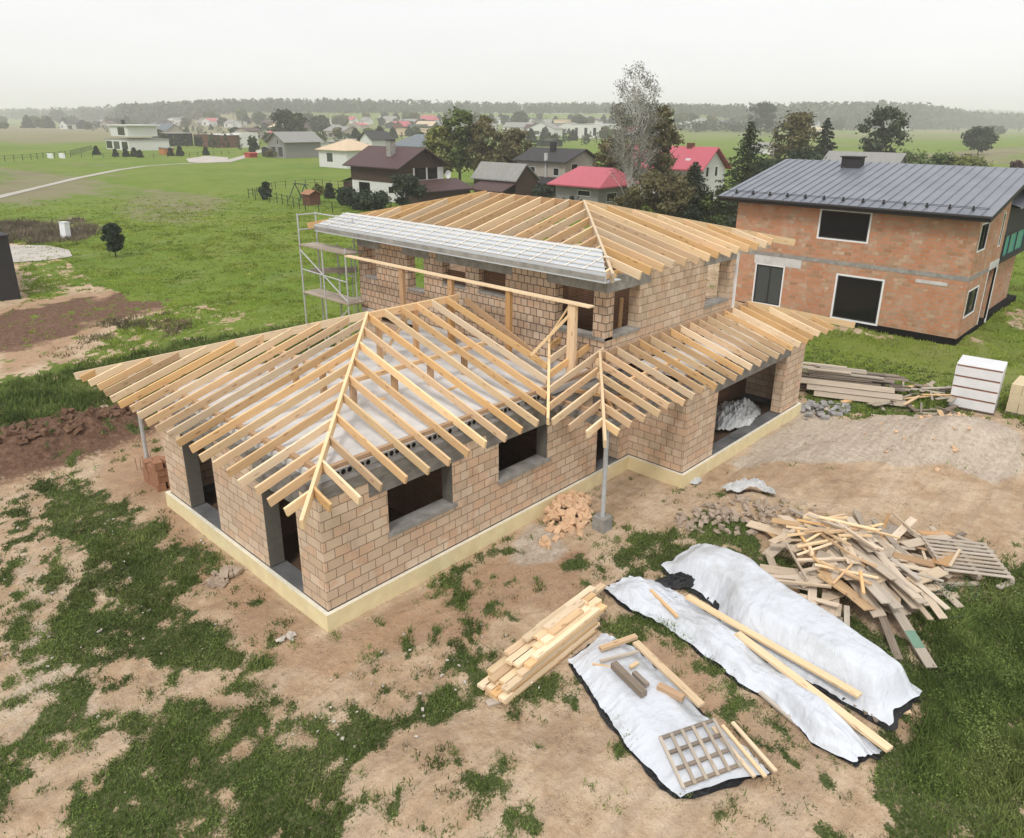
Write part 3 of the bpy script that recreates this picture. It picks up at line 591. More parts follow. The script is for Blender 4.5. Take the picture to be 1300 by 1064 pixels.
# posts, mid purlins, plates
mb=MB(); py_=3.05; mb.beam((2.9,py_,zf(py_-EY)-RH-.01),(8.2,py_,zf(py_-EY)-RH-.01),.10,.12); obj('purlin',mb,'pine',fr)
mb=MB(); px_=3.14; mb.beam((px_,3.1,zf(px_-EX)-RH-.01),(px_,7.9,zf(px_-EX)-RH-.01),.10,.12); obj('purlin',mb,'pine',fr)
def post(x,y,z0,z1,s=.14,mat='pine_orange',name='post'):
    mb=MB(); mb.beam((x,y,z0),(x,y,z1),s,s,False,side=(1,0,0)); o=obj(name,mb,mat,fr)
for x in (3.14,4.49,5.78,7.1): post(x,py_,3.2,zf(py_-EY)-RH-.13)
for y in (4.44,5.85,7.2): post(px_,y,3.2,zf(px_-EX)-RH-.13)
for x in (5.84,7.27,8.74): post(x,HY+.02,3.2,PZ-.24)
mb=MB(); mb.beam((6.6,HY+.9,3.2),(7.2,HY+.1,4.7),.08,.1,False); obj('brace',mb,'pine',fr)
mb=MB()   # weathered kerb timbers on the slab edge
mb.beam((.40,.42,3.31),(11.6,.42,3.31),.12,.11); mb.beam((.42,.5,3.31),(.42,8.2,3.31),.12,.11); mb.beam((7.8,-1.8,3.10),(11.7,-1.8,3.10),.1,.12); mb.beam((7.7,-1.8,3.10),(7.7,.3,3.10),.1,.12); mb.beam((11.9,-1.72,3.14),(20,-1.72,3.14),.1,.09)
mb.beam((.14,.9,2.99),(.14,8.1,2.99),.02,.2)
obj('wall_plate',mb,'pine_orange',fr)
mb=MB(); mb.beam((8.1,-1.7,3.05),(9.6,-.1,3.15),.08,.12); mb.beam((9.3,-1.75,3.05),(8.5,.1,3.15),.07,.1); obj('porch_beam',mb,'pine_orange',fr)
# the tall purlin plank on its own posts in front of the upper wall
mb=MB(); mb.beam((9.12,-.05,5.47),(9.12,11.7,5.47),.24,.05); tp=obj('top_plank',mb,'pine_bright',H)
for (yy,s,z0) in ((.62,.22,3.2),(3.15,.15,3.2),(5.82,.17,3.2),(8.4,.17,3.2)):
    mb=MB(); mb.beam((9.12,yy,z0),(9.12,yy,5.42),s*1.25,.13,False,side=(0,1,0)); obj('post',mb,'pine_orange' if s<.2 else 'pine',tp)
mb=MB(); mb.beam((8.0,1.2,4.0),(9.1,.7,5.1),.03,.08,False); mb.beam((9.5,1.9,4.0),(9.15,.8,5.3),.03,.06,False); obj('brace',mb,'pine_bright',tp)
# ---- porch and garage roof
GE=-2.65; LX=6.4; KX=.85; tE=.12-GE; WZ=EZ+SL*tE; GX1=21.8
mb=MB(); mb.beam((LX+tE/KX,.06,WZ-.02),(19.03,.06,WZ-.02),.05,.18); gr=obj('garage_roof_frame',mb,'pine_orange',H)
raft((LX+tE/KX+.1,.06,WZ+.06),(LX-.12,GE-.12,EZ-.01),gr,'pine_bright',.075,.22,'hip_rafter')
raft((19.03,.08,WZ+.03),(GX1+.3,GE-.3,EZ-.02),gr,'pine_bright',.075,.22,'hip_rafter')
x=LX+.65; k=0
while x<GX1-.35:
    top=min((x-LX)*KX,tE,GX1-x); e=jit(.05)
    raft((x,GE+e,EZ+SL*e),(x,GE+top-.02,EZ+SL*(top-.02)),gr,'pine' if k%3 else 'pine_bright'); x+=.60; k+=1
y=GE+.55             # porch rafters facing left, between the hip and the valley
while y<2.2:
    lo=max(0,(y-EY)/KX) if y>EY else 0
    hi=min((y-GE)/KX,UX0-.02-LX) if y<.12 else UX0-.02-LX
    if y>EY+.05 or y<EY: raft((LX+lo,y,EZ+SL*KX*lo),(LX+hi,y,EZ+SL*KX*hi),gr,'pine' if k%2 else 'pine_bright')
    y+=.56; k+=1
y=GE+.6
while y<6:
    lo=max(0.,.0); hi=min(y-GE,GX1-19.84) ; raft((GX1,y,EZ),(GX1-hi,y,EZ+SL*hi),gr); y+=.62
mb=MB(); mb.beam((9.5,-1.0,EZ+SL*1.65-RH-.01),(12.5,-1.0,EZ+SL*1.65-RH-.01),.08,.1); obj('purlin',mb,'pine',gr)
# ---- upper roof
UE=9.3; VE=-.65; UXE=19.8; US=.2476; UZ=6.35; half=(UXE-UE)/2; UR=14.9
pk=UE+half; uz=lambda d: UZ+US*d
mb=MB(); mb.beam((pk,VE+half-.03,uz(half)-.02),(pk,UR-half,uz(half)-.02),.07,.2); ur=obj('upper_roof_frame',mb,'pine_orange',H)
raft((pk,VE+half,uz(half)+.03),(UE+.15,VE+.15,uz(.1)),ur,'pine_bright',.08,.24,'hip_rafter')
raft((pk,VE+half,uz(half)+.03),(UXE+.35,VE-.35,UZ-.08),ur,'pine_bright',.08,.24,'hip_rafter')
raft((pk,UR-half,uz(half)+.03),(UE+.1,UR-.1,uz(.1)),ur,'pine',.08,.24,'hip_rafter'); raft((pk,UR-half,uz(half)+.03),(UXE,UR,UZ),ur,'pine',.08,.24,'hip_rafter')
x=UE+1.22; k=0
while x<UXE-.3:
    top=min(x-UE,UXE-x); e=jit(.05); raft((x,VE+e,uz(e)),(x,VE+top-.02,uz(top-.02)),ur,'pine' if k%3 else 'pine_bright',.07,.24); x+=.66; k+=1
y=VE+.5
while y<UR-.3:
    top=min(y-VE,UR-y,half); raft((UE+.12,y,uz(.12)),(UE+top-.02,y,uz(top-.02)),ur,'pine' if k%2 else 'pine_bright',.07,.24); k+=1
    y+=.68
y=VE+.5
while y<UR-.3:
    top=min(y-VE,UR-y,half); raft((UXE,y,UZ),(UXE-top+.02,y,uz(top-.02)),ur,'pine','.07' and .07,.24); y+=.68
mb=MB(); mb.beam((10.24,-.0,6.20),(10.24,12.2,6.20),.14,.09); mb.beam((10.3,.3,6.21),(17.8,.3,6.21),.14,.09); mb.beam((15.6,.05,6.3),(18.6,.05,6.3),.1,.1); obj('wall_plate',mb,'pine',ur)
# white membrane strip with counter battens and battens
M0,M1=VE+.30,14.05; D1=1.55
mb=MB(); nn=60
for a in range(nn):
    for b in range(6):
        q=[]
        for da,db in ((0,0),(1,0),(1,1),(0,1)):
            dd=.0+D1*(b+db)/6; yy=M0+.85*dd+(M1-M0-.85*dd)*(a+da)/nn; sag=-.007*abs(math.sin((yy-VE-.5)/.68*math.pi))
            q.append((UE+dd,yy,uz(dd)+.012+sag+0))
        mb.quad(q[::-1])
me_=obj('roof_membrane',mb,'membrane',ur,True)
y=VE+.5; cb=MB()
while y<M1-.1:
    dm=min(D1-.1,(y-M0)/.85)
    if dm>.3: cb.beam((UE+.0,y,uz(0)+.042),(UE+dm,y,uz(dm)+.042),.04,.024)
    y+=.68
obj('counter_batten',cb,'pale_batten',ur)
for i,d in enumerate((.04,.36,.68,1.0,1.32)):
    mb=MB(); mb.beam((UE+d,M0+.85*d-(.3 if i in (0,3) else .03),uz(d)+.068),(UE+d,M1,uz(d)+.068),.04,.026); obj('batten',mb,'grey_wood' if i==0 else 'pale_batten',ur)
mb=MB(); mb.box(UE-.035,UE-.005,M0-.02,M1,UZ-.22,UZ+.05); mb.box(UE-.004,UX0-.03,M0-.02,M1,UZ-.225,UZ-.20); obj('eave_board',mb,'membrane',ur)
mb=MB(); mb.box(UE-.05,UE-.036,M0,M1,UZ-.16,UZ-.02); obj('fascia_board',mb,'concrete',ur)
mb=MB(); mb.box(UE+.1,pk-2,VE+.38,VE+.41,UZ-.2,UZ+.0); obj('eave_board',mb,'membrane',ur) if False else None
mb=MB(); mb.beam((17.84,-.1,6.1),(19.9,-.1,6.0),.2,.12); obj('terrace_beam',mb,'grey_wood',ur)
# steel columns
mb=MB(); mb.tube((7.86,-1.69,GZ),(7.86,-1.69,2.75),.065,n=14); mb.box(7.72,8.0,-1.83,-1.55,2.70,2.752); mc=obj('steel_column',mb,'steel',H)
mb=MB(); mb.box(7.66,8.06,-1.89,-1.49,GZ-.1,GZ+.42); obj('footing_block',mb,'concrete',mc)
pl=G(190,604); mb=MB(); mb.tube((.45,10.75,GZ),(.45,10.75,2.95),.06,n=12); mb.tube((.56,10.75,GZ),(.56,10.75,.35),.012,n=6); mb.box(.3,.6,10.6,10.9,2.93,2.96); obj('steel_column',mb,'steel',H)
mb=MB()
for k in range(5): 
    a=.0+k*.09; mb.tube((.3+a,11.35-.05*k,GZ),(.3+a+jit(.02),11.35-.05*k+jit(.02),GZ+.45+.1*R.random()),.008,n=5)
tag(obj('rebar_bundle',mb,'rust',None,org=(.5,11.2,GZ)),'rusty reinforcing bars sticking out of the ground behind the left steel column','reinforcing bars')
# ================================================================ NEIGHBOUR BRICK HOUSE
NB=thing('brick_house','two-storey orange brick shell with a grey standing-seam metal roof, right of the timber frame','house',(35.06,-3.81,GZ))
X0,Y0=35.06,-3.81; Y1=Y0+12.76; X1=X0+6.15; BT=6.05
mb=MB()
wall(mb,'y',X0,.4,Y0,Y1,-.05,BT,[(Y0+5.12,Y0+7.8,4.3,5.86),(Y0+3.95,Y0+6.4,-.05,2.4),(Y0+9.45,Y0+11.2,-.05,2.40)])
wall(mb,'x',Y0,.4,X0+.4,X1,-.05,BT,[(X0+.4,X0+1.9,4.35,5.72),(X0+4.9,X0+5.35,4.1,5.9),(X0+.42,X0+2.55,.95,2.35),(X0+4.1,X0+5.95,-.05,2.9)])
wall(mb,'y',X1-.4,.4,Y0+.4,Y1-.4,-.05,BT+1.4); wall(mb,'x',Y1-.4,.4,X0+.4,X1,-.05,BT)
obj('wall',mb,'brick_red',NB)
mb=MB(); P_=[(X1,BT),(X0+.4,BT),(X1,BT+1.35)]
mb.quad([(X0+.4,Y0+.01,BT),(X1,Y0+.01,BT),(X1,Y0+.01,BT+1.3),(X0+.4,Y0+.01,BT+.1)],[(0,0),(5.7,0),(5.7,1.3),(0,.1)]); mb.quad([(X0+.4,Y0+.3,BT),(X0+.4,Y0+.3,BT+.1),(X1,Y0+.3,BT+1.3),(X1,Y0+.3,BT)])
obj('gable_wall',mb,'brick_red',NB)
mb=MB(); mb.box(X0+.03,X1+8,Y0+.03,Y1-.03,GZ-.3,-.055); obj('foundation',mb,'black',NB)
mb=MB(); mb.box(X0-.012,X0+.2,Y0-.012,Y1+.01,2.92,3.16); mb.box(X0+.201,X1+.01,Y0-.012,Y0+.2,2.92,3.14); obj('ring_beam',mb,'concrete',NB)
mb=MB(); mb.box(X0-.014,X0+.3,Y0+8.5,Y0+11.35,2.42,2.915); obj('lintel',mb,'slab',NB)
mb=MB(); mb.box(X0-.016,X0+.2,Y0+.9,Y0+2.4,2.55,2.72); obj('lintel',mb,'slab',NB)
mb=MB(); mb.box(X0-.013,X0+.3,Y0-.013,Y1+.01,5.88,BT+.04); obj('ring_beam',mb,'concrete',NB)
mb=MB(); mb.box(X0+4.0,X1+.0,Y0-.014,Y0+.2,2.92,3.35); obj('lintel',mb,'slab',NB)
def win(par,ax,pos,a0,a1,z0,z1,fr='trim_white',ft=.07,pane='pane',inset=.06,mull=(),out=-1,frame2=None):
    # window in a wall plane; ax 'y': plane x=pos, 'x': plane y=pos ; out = direction of the outside
    mb=MB(); o=pos+out*.012; i=pos-out*.2
    lo,hi=min(o,i),max(o,i)
    def bx(m,a,b,c,d,l,h):
        if ax=='y': m.box(l,h,a,b,c,d)
        else: m.box(a,b,l,h,c,d)
    bx(mb,a0-ft,a1+ft,z0-ft,z0,lo,hi); bx(mb,a0-ft,a1+ft,z1,z1+ft,lo,hi); bx(mb,a0-ft,a0,z0,z1,lo,hi); bx(mb,a1,a1+ft,z0,z1,lo,hi)
    f=obj('window',mb,fr,par)
    mb=MB(); q=pos-out*inset; l,h=min(q,q-out*.03),max(q,q-out*.03); bx(mb,a0,a1,z0,z1,l,h); obj('pane',mb,pane,f)
    if frame2:
        mb=MB(); l,h=min(q+out*.05,q-out*.005),max(q+out*.05,q-out*.005); w_=.06
        bx(mb,a0,a1,z0,z0+w_,l,h); bx(mb,a0,a1,z1-w_,z1,l,h); bx(mb,a0,a0+w_,z0+w_,z1-w_,l,h); bx(mb,a1-w_,a1,z0+w_,z1-w_,l,h)
        for mm in mull: bx(mb,mm-.03,mm+.03,z0+w_,z1-w_,l,h)
        obj('sash',mb,frame2,f)
    return f
win(NB,'y',X0,Y0+5.15,Y0+7.75,4.32,5.80,ft=.09,frame2='wall_dark'); win(NB,'y',X0,Y0+3.98,Y0+6.35,.0,2.36,ft=.1,frame2='wall_dark'); win(NB,'y',X0,Y0+9.5,Y0+11.15,.08,2.36,ft=.08,frame2='wall_dark',mull=(Y0+10.3,),pane='pane_grey')
win(NB,'x',Y0,X0+.42,X0+1.88,4.38,5.66,ft=.07,frame2='wall_dark',mull=(X0+1.2,)); win(NB,'x',Y0,X0+4.93,X0+5.33,4.15,5.85,ft=.05,inset=.005); win(NB,'x',Y0,X0+.5,X0+2.5,1.0,2.3,ft=.08,frame2='wall_dark',mull=(X0+1.4,))
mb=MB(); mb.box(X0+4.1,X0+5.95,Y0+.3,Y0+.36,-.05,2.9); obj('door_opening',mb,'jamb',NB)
boxes('door_frame',[(X0+5.95,X0+6.1,Y0-.02,Y0+.1,-.3,2.93),(X0+4.02,X0+4.1,Y0-.02,Y0+.1,-.05,2.9)],'trim_white',NB)
# roof: a thick tilted metal sheet with standing seams, snow guard, gutter
rx0,rz0,rx1,rz1=34.35,6.22,43.2,8.05; ry0,ry1=Y0-.55,Y0+13.75
S_=(rz1-rz0)/(rx1-rx0); nrm=Vector((-S_,0,1)).normalized()
mb=MB()
def slab_(mb,xa,xb,ya,yb,off0,off1):
    f=lambda x:rz0+S_*(x-rx0)
    c=[(xa,ya,f(xa)+off0),(xb,ya,f(xb)+off0),(xb,yb,f(xb)+off0),(xa,yb,f(xa)+off0),(xa,ya,f(xa)+off1),(xb,ya,f(xb)+off1),(xb,yb,f(xb)+off1),(xa,yb,f(xa)+off1)]
    for q in ((3,2,1,0),(4,5,6,7),(0,1,5,4),(2,3,7,6),(1,2,6,5),(3,0,4,7)): mb.quad([c[k] for k in q])
slab_(mb,rx0,rx1,ry0,ry1,-.02,0)
yy=ry0+.45
while yy<ry1: slab_(mb,rx0+.02,rx1-.01,yy,yy+.028,.001,.05); yy+=.52
rf=obj('roof',mb,'metal_roof',NB)
mb=MB(); slab_(mb,rx0+.03,rx1-.02,ry0+.02,ry1-.02,-.30,-.022); obj('soffit',mb,'wall_dark',rf)
mb=MB(); mb.quad([(rx1,ry0,rz1),(rx1,ry1,rz1),(rx1+9,ry1,rz1-2.2),(rx1+9,ry0,rz1-2.2)][::-1]); mb.quad([(rx1,ry0,rz1-.05),(rx1,ry1,rz1-.05),(rx1+9,ry1,rz1-2.25),(rx1+9,ry0,rz1-2.25)]); obj('roof',mb,'metal_roof',NB)
mb=MB(); mb.tube((rx0-.06,ry0,rz0-.07),(rx0-.06,ry1,rz0-.07),.075,n=10); obj('gutter',mb,'wall_dark',rf)
gx=rx0+.65; gz=rz0+S_*.65
mb=MB(); mb.tube((gx,ry0+.3,gz+.17),(gx,ry1-.2,gz+.17),.014,n=5); mb.tube((gx-.03,ry0+.3,gz+.11),(gx-.03,ry1-.2,gz+.11),.014,n=5); sg=obj('snow_guard',mb,'wall_dark',rf)
yy=ry0+.45+.52
i=0
while yy<ry1:
    if i%2==0:
        mb=MB(); mb.prism([(gx-.12,yy-.03),(gx+.16,yy-.03),(gx+.16,yy+.06),(gx-.12,yy+.06)],gz+.0,gz+.1); mb.prism([(gx-.04,yy-.02),(gx+.05,yy-.02),(gx+.05,yy+.05),(gx-.04,yy+.05)],gz+.1,gz+.23); obj('bracket',mb,'wall_dark',sg)
    yy+=.52; i+=1
mb=MB(); mb.box(41.6,42.4,4.6,5.7,7.4,8.35); ch=obj('chimney',mb,'wall_dark',rf); mb=MB(); mb.box(41.52,42.48,4.52,5.78,8.352,8.42); obj('chimney_cap',mb,'wall_dark',ch)
# annex on the right
an0=X1+.0
mb=MB(); mb.box(an0+.02,an0+7,Y0+.4,Y0+.7,-.3,2.95); obj('annex_wall',mb,'brick_red',NB)
mb=MB(); mb.prism([(an0+.02,Y0+.03),(an0+9,Y0+.03),(an0+9,Y0+5),(an0+.02,Y0+5)],2.952,6.1); obj('annex_facade',mb,'wall_dark',NB)
f=win(NB,'x',Y0+.03,an0+.35,an0+5.5,3.3,4.55,fr='wall_dark',ft=.1,pane='pane_teal',inset=-.02,mull=(an0+1.6,an0+3.4),frame2='wall_dark')
mb=MB(); mb.quad([(an0+.3,Y0-.4,6.1),(an0+9.5,Y0-.4,6.1),(an0+9.5,Y0+6,7.7),(an0+.3,Y0+6,7.7)]); mb.quad([(an0+.3,Y0-.4,6.0),(an0+.3,Y0+6,7.6),(an0+9.5,Y0+6,7.6),(an0+9.5,Y0-.4,6.0)]); mb.quad([(an0+.3,Y0-.4,6.0),(an0+9.5,Y0-.4,6.0),(an0+9.5,Y0-.4,6.1),(an0+.3,Y0-.4,6.1)]); obj('annex_roof',mb,'metal_roof',NB)
# ================================================================ MIDDLE AND FAR HOUSES
def roofgable(mb,x0,x1,y0,y1,ez,rz,ridge,rpos=None,t_=.16,hip=0):
    # ridge 'y' or 'x'
    if ridge=='y':
        m_=(x0+x1)/2 if rpos is None else rpos; A_=[(x0,y0,ez),(x0,y1,ez),(m_,y1-hip,rz),(m_,y0+hip,rz)]; B_=[(x1,y1,ez),(x1,y0,ez),(m_,y0+hip,rz),(m_,y1-hip,rz)]
        E_=[[(x1,y0,ez),(x0,y0,ez),(m_,y0+hip,rz)],[(x0,y1,ez),(x1,y1,ez),(m_,y1-hip,rz)]]
    else:
        m_=(y0+y1)/2 if rpos is None else rpos; A_=[(x1,y0,ez),(x0,y0,ez),(x0+hip,m_,rz),(x1-hip,m_,rz)]; B_=[(x0,y1,ez),(x1,y1,ez),(x1-hip,m_,rz),(x0+hip,m_,rz)]
        E_=[[(x0,y0,ez),(x0,y1,ez),(x0+hip,m_,rz)],[(x1,y1,ez),(x1,y0,ez),(x1-hip,m_,rz)]]
    pl_=[A_,B_]+(E_ if hip else [])
    for q in pl_:
        mb.quad(q[::-1]); lo=[(a,b,c-t_) for a,b,c in q]; mb.quad(lo)
        for k in range(len(q)):
            a,b=q[k],q[(k+1)%len(q)]; mb.quad([a,b,(b[0],b[1],b[2]-t_),(a[0],a[1],a[2]-t_)])
def body(mb,x0,x1,y0,y1,z0,ez,rz,ridge,rpos=None,gable=True):
    mb.box(x0,x1,y0,y1,z0,ez)
    if not gable: return
    if ridge=='y':
        m_=(x0+x1)/2 if rpos is None else rpos
        for y,s in ((y0+.003,1),(y1-.003,-1)): q=[(x0,y,ez),(x1,y,ez),(m_,y,rz)]; mb.quad(q if s>0 else q[::-1],[(p[0],p[2]) for p in (q if s>0 else q[::-1])])
    else:
        m_=(y0+y1)/2 if rpos is None else rpos
        for x,s in ((x0+.003,-1),(x1-.003,1)): q=[(x,y0,ez),(x,y1,ez),(x,m_,rz)]; mb.quad(q if s>0 else q[::-1],[(p[1],p[2]) for p in (q if s>0 else q[::-1])])
def house(name,label,x0,x1,y0,y1,ez,rz,ridge,wm,rm,ov=.6,rpos=None,hip=0,wins=(),gz=None,chim=(),group=None,fr='trim_white'):
    g=GZ if gz is None else gz
    t_=thing(name,label,'house' if 'house' in name else name.split('_')[-1],((x0+x1)/2,(y0+y1)/2,g),group)
    mb=MB(); body(mb,x0,x1,y0,y1,g-.3,g+ez,g+rz-.15,ridge,rpos,gable=not hip and rz>ez+.3); obj('wall',mb,wm,t_)
    mb=MB()
    if rz>ez+.25: roofgable(mb,x0-ov,x1+ov,y0-ov,y1+ov,g+ez+.05,g+rz,ridge,rpos,hip=hip)
    else: mb.box(x0-ov,x1+ov,y0-ov,y1+ov,g+ez+.002,g+rz)
    r=obj('roof',mb,rm,t_)
    for (cx,cy,s,h,m_) in chim: mb=MB(); mb.box(cx-s/2,cx+s/2,cy-s/2,cy+s/2,g+rz-1.3,g+rz+h); obj('chimney',mb,m_,r)
    for w_ in wins:
        ax,a0,a1,z0,z1=w_[:5]; pn=w_[5] if len(w_)>5 else 'pane'
        win(t_,ax,x0 if ax=='y' else y0,a0,a1,g+z0,g+z1,fr=fr,ft=.06,pane=pn,inset=-.02)
    return t_
b=house('brown_house','dark brown roofed house with whitewashed lower wall and white satellite dish',58.3,66.2,70.4,81.5,4.6,7.2,'y','plaster_white','roof_brown',ov=.9,wins=[('y',71.9,72.9,1.3,2.0),('y',77.3,79.8,.6,2.3),('x',61.0,62.9,3.0,4.5),('x',63.3,65.0,3.0,4.5)],fr='brown_board')
mb=MB(); mb.box(58.25,66.3,70.35,81.55,GZ+2.9,GZ+4.55) if False else mb.box(58.24,58.3,70.3,81.6,GZ+2.6,GZ+4.6); mb.prism([(58.4,70.36),(66.1,70.36),(66.1,70.398),(58.4,70.398)],GZ+4.55,GZ+4.9); mb.quad([(58.4,70.35,GZ+4.9),(66.1,70.35,GZ+4.9),(62.3,70.35,GZ+6.95)],[(0,0),(7,0),(3.5,2)]); mb.box(58.3,60.6,70.34,70.398,GZ+2.6,GZ+4.55); obj('board_cladding',mb,'brown_board',b)
mb=MB(); roofgable(mb,58.6,68.6,66.6,70.3,GZ+1.7,GZ+2.9,'x',rpos=70.3); obj('porch_roof',mb,'roof_brown',b); mb=MB(); mb.box(59,68.2,67,70.3,GZ,GZ+1.65); obj('porch_wall',mb,'brown_board',b)
mb=MB(); mb.box(59.9,60.8,74.2,75.2,GZ+5.2,GZ+8.1); c_=obj('chimney',mb,'concrete',b); mb=MB(); mb.box(59.8,60.9,74.1,75.3,GZ+8.1,GZ+8.2); obj('chimney_cap',mb,'wall_dark',c_)
mb=MB(); 
for k in range(16):
    a,c2=2*math.pi*k/16,2*math.pi*(k+1)/16; q=[(66.6,70.0,GZ+3.5),(66.6+.55*math.cos(a),69.85,GZ+3.5+.6*math.sin(a)),(66.6+.55*math.cos(c2),69.85,GZ+3.5+.6*math.sin(c2))]; mb.quad(q); mb.quad([(x,y+.03,z) for x,y,z in q[::-1]])
mb.tube((66.2,70.39,GZ+3.4),(66.6,70.0,GZ+3.5),.03); obj('satellite_dish',mb,'trim_white',b)
mb=MB(); mb.box(58.6,61.2,81.7,84.2,GZ,GZ+2.1); ws=obj('lean_to',mb,'brown_board',b); mb=MB(); mb.quad([(58.2,81.6,GZ+2.9),(61.5,81.6,GZ+2.9),(61.5,84.6,GZ+2.1),(58.2,84.6,GZ+2.1)]); obj('lean_to_roof',mb,'wall_dark',ws)
b=house('gable_house','cream two-storey house with a low black roof, behind the grey shed',80,87.5,59.3,68.8,5.1,6.9,'y','wall_cream','roof_black',ov=.6,rpos=84.2,wins=[('y',60.5,61.5,3.2,4.2),('y',65.2,66.2,3.2,4.2),('y',61.0,62.2,.6,2.2),('x',81.5,82.8,3.4,4.8),('x',85.2,86.0,3.4,4.4)],chim=[(83,64.2,.7,.9,'wall_dark')])
mb=MB(); roofgable(mb,77.2,80,59.6,67.5,GZ+2.2,GZ+2.9,'y',rpos=80); obj('porch_roof',mb,'wall_dark',b)
mb=MB(); mb.tube((79.85,62.9,GZ+1),(79.85,62.9,GZ+6.2),.15); mb.tube((79.85,62.9,GZ+5.2),(79.85,62.9,GZ+6.3),.28); obj('flue',mb,'steel',b)
b=house('red_roofed_house','low grey house with a pink-red hipped roof, left of the white birch',69.2,77,45,51.8,3.1,5.2,'y','wall_grey','roof_red',ov=.9,hip=1.5,wins=[('y',46.3,48.2,1.9,2.5),('x',71,73,1.2,2.2)])
b=house('gabled_house','white gabled house with a red roof and skylight, right of the birch',85,91.6,40,54,4.7,7.6,'y','plaster_white','roof_red',ov=.7,rpos=88.0,wins=[('x',86.4,87.0,3.8,5.0),('x',88.8,89.4,3.8,5.0),('x',86.2,89,.4,1.7,'pane_grey')],chim=[(88.0,43.6,.8,.45,'wall_rust')])
mb=MB(); mb.prism([(85.7,42.2),(86.6,42.2),(86.6,42.9),(85.7,42.9)],GZ+5.6,GZ+6.1); obj('skylight',mb,'trim_white',b)
b=house('farm_shed','weathered shed with a worn grey fibre-cement roof, between the brown house and the black-roofed one',72.4,77,62,70.6,2.7,5.0,'y','brown_board','roof_grey',ov=.35,rpos=74.3)
mb=MB(); roofgable(mb,69.5,72.3,62.0,69.0,GZ+1.4,GZ+2.4,'y',rpos=72.3); obj('lean_to_roof',mb,'roof_brown',b)
cst=[ # name,label,base px centre (x,y), width px, height px, depth m, wall, roof, roof px height, ridge
 ('grey_roofed_house','wide old grey roof rising just behind the metal roof of the brick shell',187,196,50.5,62.0,3.6,7.3,'y','wall_grey','roof_grey',.5),
]
b=house('grey_roofed_house','wide old grey roof rising just behind the metal roof of the brick shell',121,129,27.5,38.8,3.0,6.3,'y','wall_grey','roof_grey',ov=.5,rpos=126)
house('hip_roofed_house','white single-storey house with a pale cream pyramid roof at the meadow edge',97,107,138.5,150,4.0,6.4,'x','plaster_white','roof_cream',ov=.6,hip=5,wins=[('y',144.2,146.6,1.3,3.3,'pane_grey'),('x',100,101.5,1.3,3.2,'pane_grey')])
house('grey_barn_house','grey barn-shaped house with a glazed gable end at the far meadow edge',112,124,190.6,200.2,4.4,7.3,'x','wall_grey','roof_grey',ov=.8,wins=[('y',192,194.6,.3,3.2,'pane_grey'),('y',195.8,198.5,.3,3.2,'pane_grey'),('y',194,195,3.8,5.2,'pane_grey')])
house('flat_wing','low grey carport wing attached beside the barn-shaped house',113,122,200.8,206,2.6,3.0,'x','wall_dark','roof_grey',ov=.4)['category']='carport'
def pxhouse(name,label,pxc,pyb,wpx,hpx,dep,wm,rm,roofpx=0,ridge='x',ov=.3,hip=0,wins=(),cat=None,dx=0):
    """house standing at a place on the ground; sizes measured on the survey photograph"""
    p=GT(pxc,pyb); d=(p-CAM).dot(fw); k=d/F; g=h1(p.x,p.y)
    # along -Y (to the right) and +X (away): the street grid of the place
    w_=wpx*k/.82
    x0,x1,y0,y1=p.x,p.x+dep,p.y-w_/2,p.y+w_/2; ez=hpx*k; rz=ez+max(roofpx*k,.3)
    t_=house(name,label,x0,x1,y0,y1,ez,rz,ridge,wm,rm,ov=ov,hip=hip,gz=g)
    for (a,b_,z0,z1,pn) in wins: win(t_,'y',x0,y1-(b_)*w_,y1-a*w_,g+z0*ez,g+z1*ez,fr=wm,ft=.05,pane=pn,inset=-.02)
    if cat: t_['category']=cat
    return t_
t_=pxhouse('modern_house','white flat-roofed modern villa with dark glazing and an upper terrace box, far left',150,191,62,13,14,'plaster_white','roof_grey',wins=[(.02,.28,.1,.8,'pane'),(.35,.6,.1,.8,'pane_grey'),(.7,.95,.1,.8,'pane')])
p=G(150,191); mb=MB(); mb.box(p.x+2,p.x+12,p.y-6,p.y+10,GZ+4.7,GZ+8.2); mb.box(p.x+1.4,p.x+13,p.y-7,p.y+11,GZ+8.2,GZ+8.6); obj('upper_floor',mb,'plaster_white',t_); win(t_,'y',p.x+2,p.y-3,p.y+3,GZ+5.2,GZ+7.6,fr='wall_dark',ft=.1,inset=-.02)
mb=MB(); mb.box(p.x+5,p.x+6,p.y+6,p.y+7,GZ+8.6,GZ+10.2); obj('chimney',mb,'wall_dark',t_)
pxhouse('dark_hall','long low charcoal building right beside the white villa',205,185,40,15,10,'wall_dark','wall_grey',cat='building',wins=[(.1,.4,.1,.6,'pane_grey')])
t_=pxhouse('timber_hall','rust-brown timber clad hall with a pale roof edge and white end',265,187,64,15,12,'wall_rust','plaster_white',cat='building',wins=[(.0,.28,.05,.8,'pane'),(.5,.56,.2,.7,'pane'),(.66,.72,.2,.7,'pane')])
p=G(305,187); mb=MB(); mb.box(p.x-1,p.x+6,p.y-4,p.y+4,GZ,GZ+5.5); obj('end_block',mb,'plaster_white',t_)
pxhouse('garden_shed','small orange shed with a pale flat roof at the far meadow edge',206,197,13,8,3,'orange','roof_grey',cat='shed')
pxhouse('site_container','small red container at the end of the gravel path',314,200,11,5,2.4,'red','red',cat='container')
pxhouse('flat_roofed_house','white box-shaped house with three tall dark windows behind the meadow, left of the birch',747,176,48,17,16,'plaster_white','trim_white',wins=[(.12,.20,.2,.75,'pane'),(.38,.46,.2,.75,'pane'),(.62,.70,.2,.75,'pane')])
pxhouse('sandy_house','tan block-shaped house with a brown side far behind the birch and the white box house',712,163,20,11,12,'roof_cream','wall_rust')
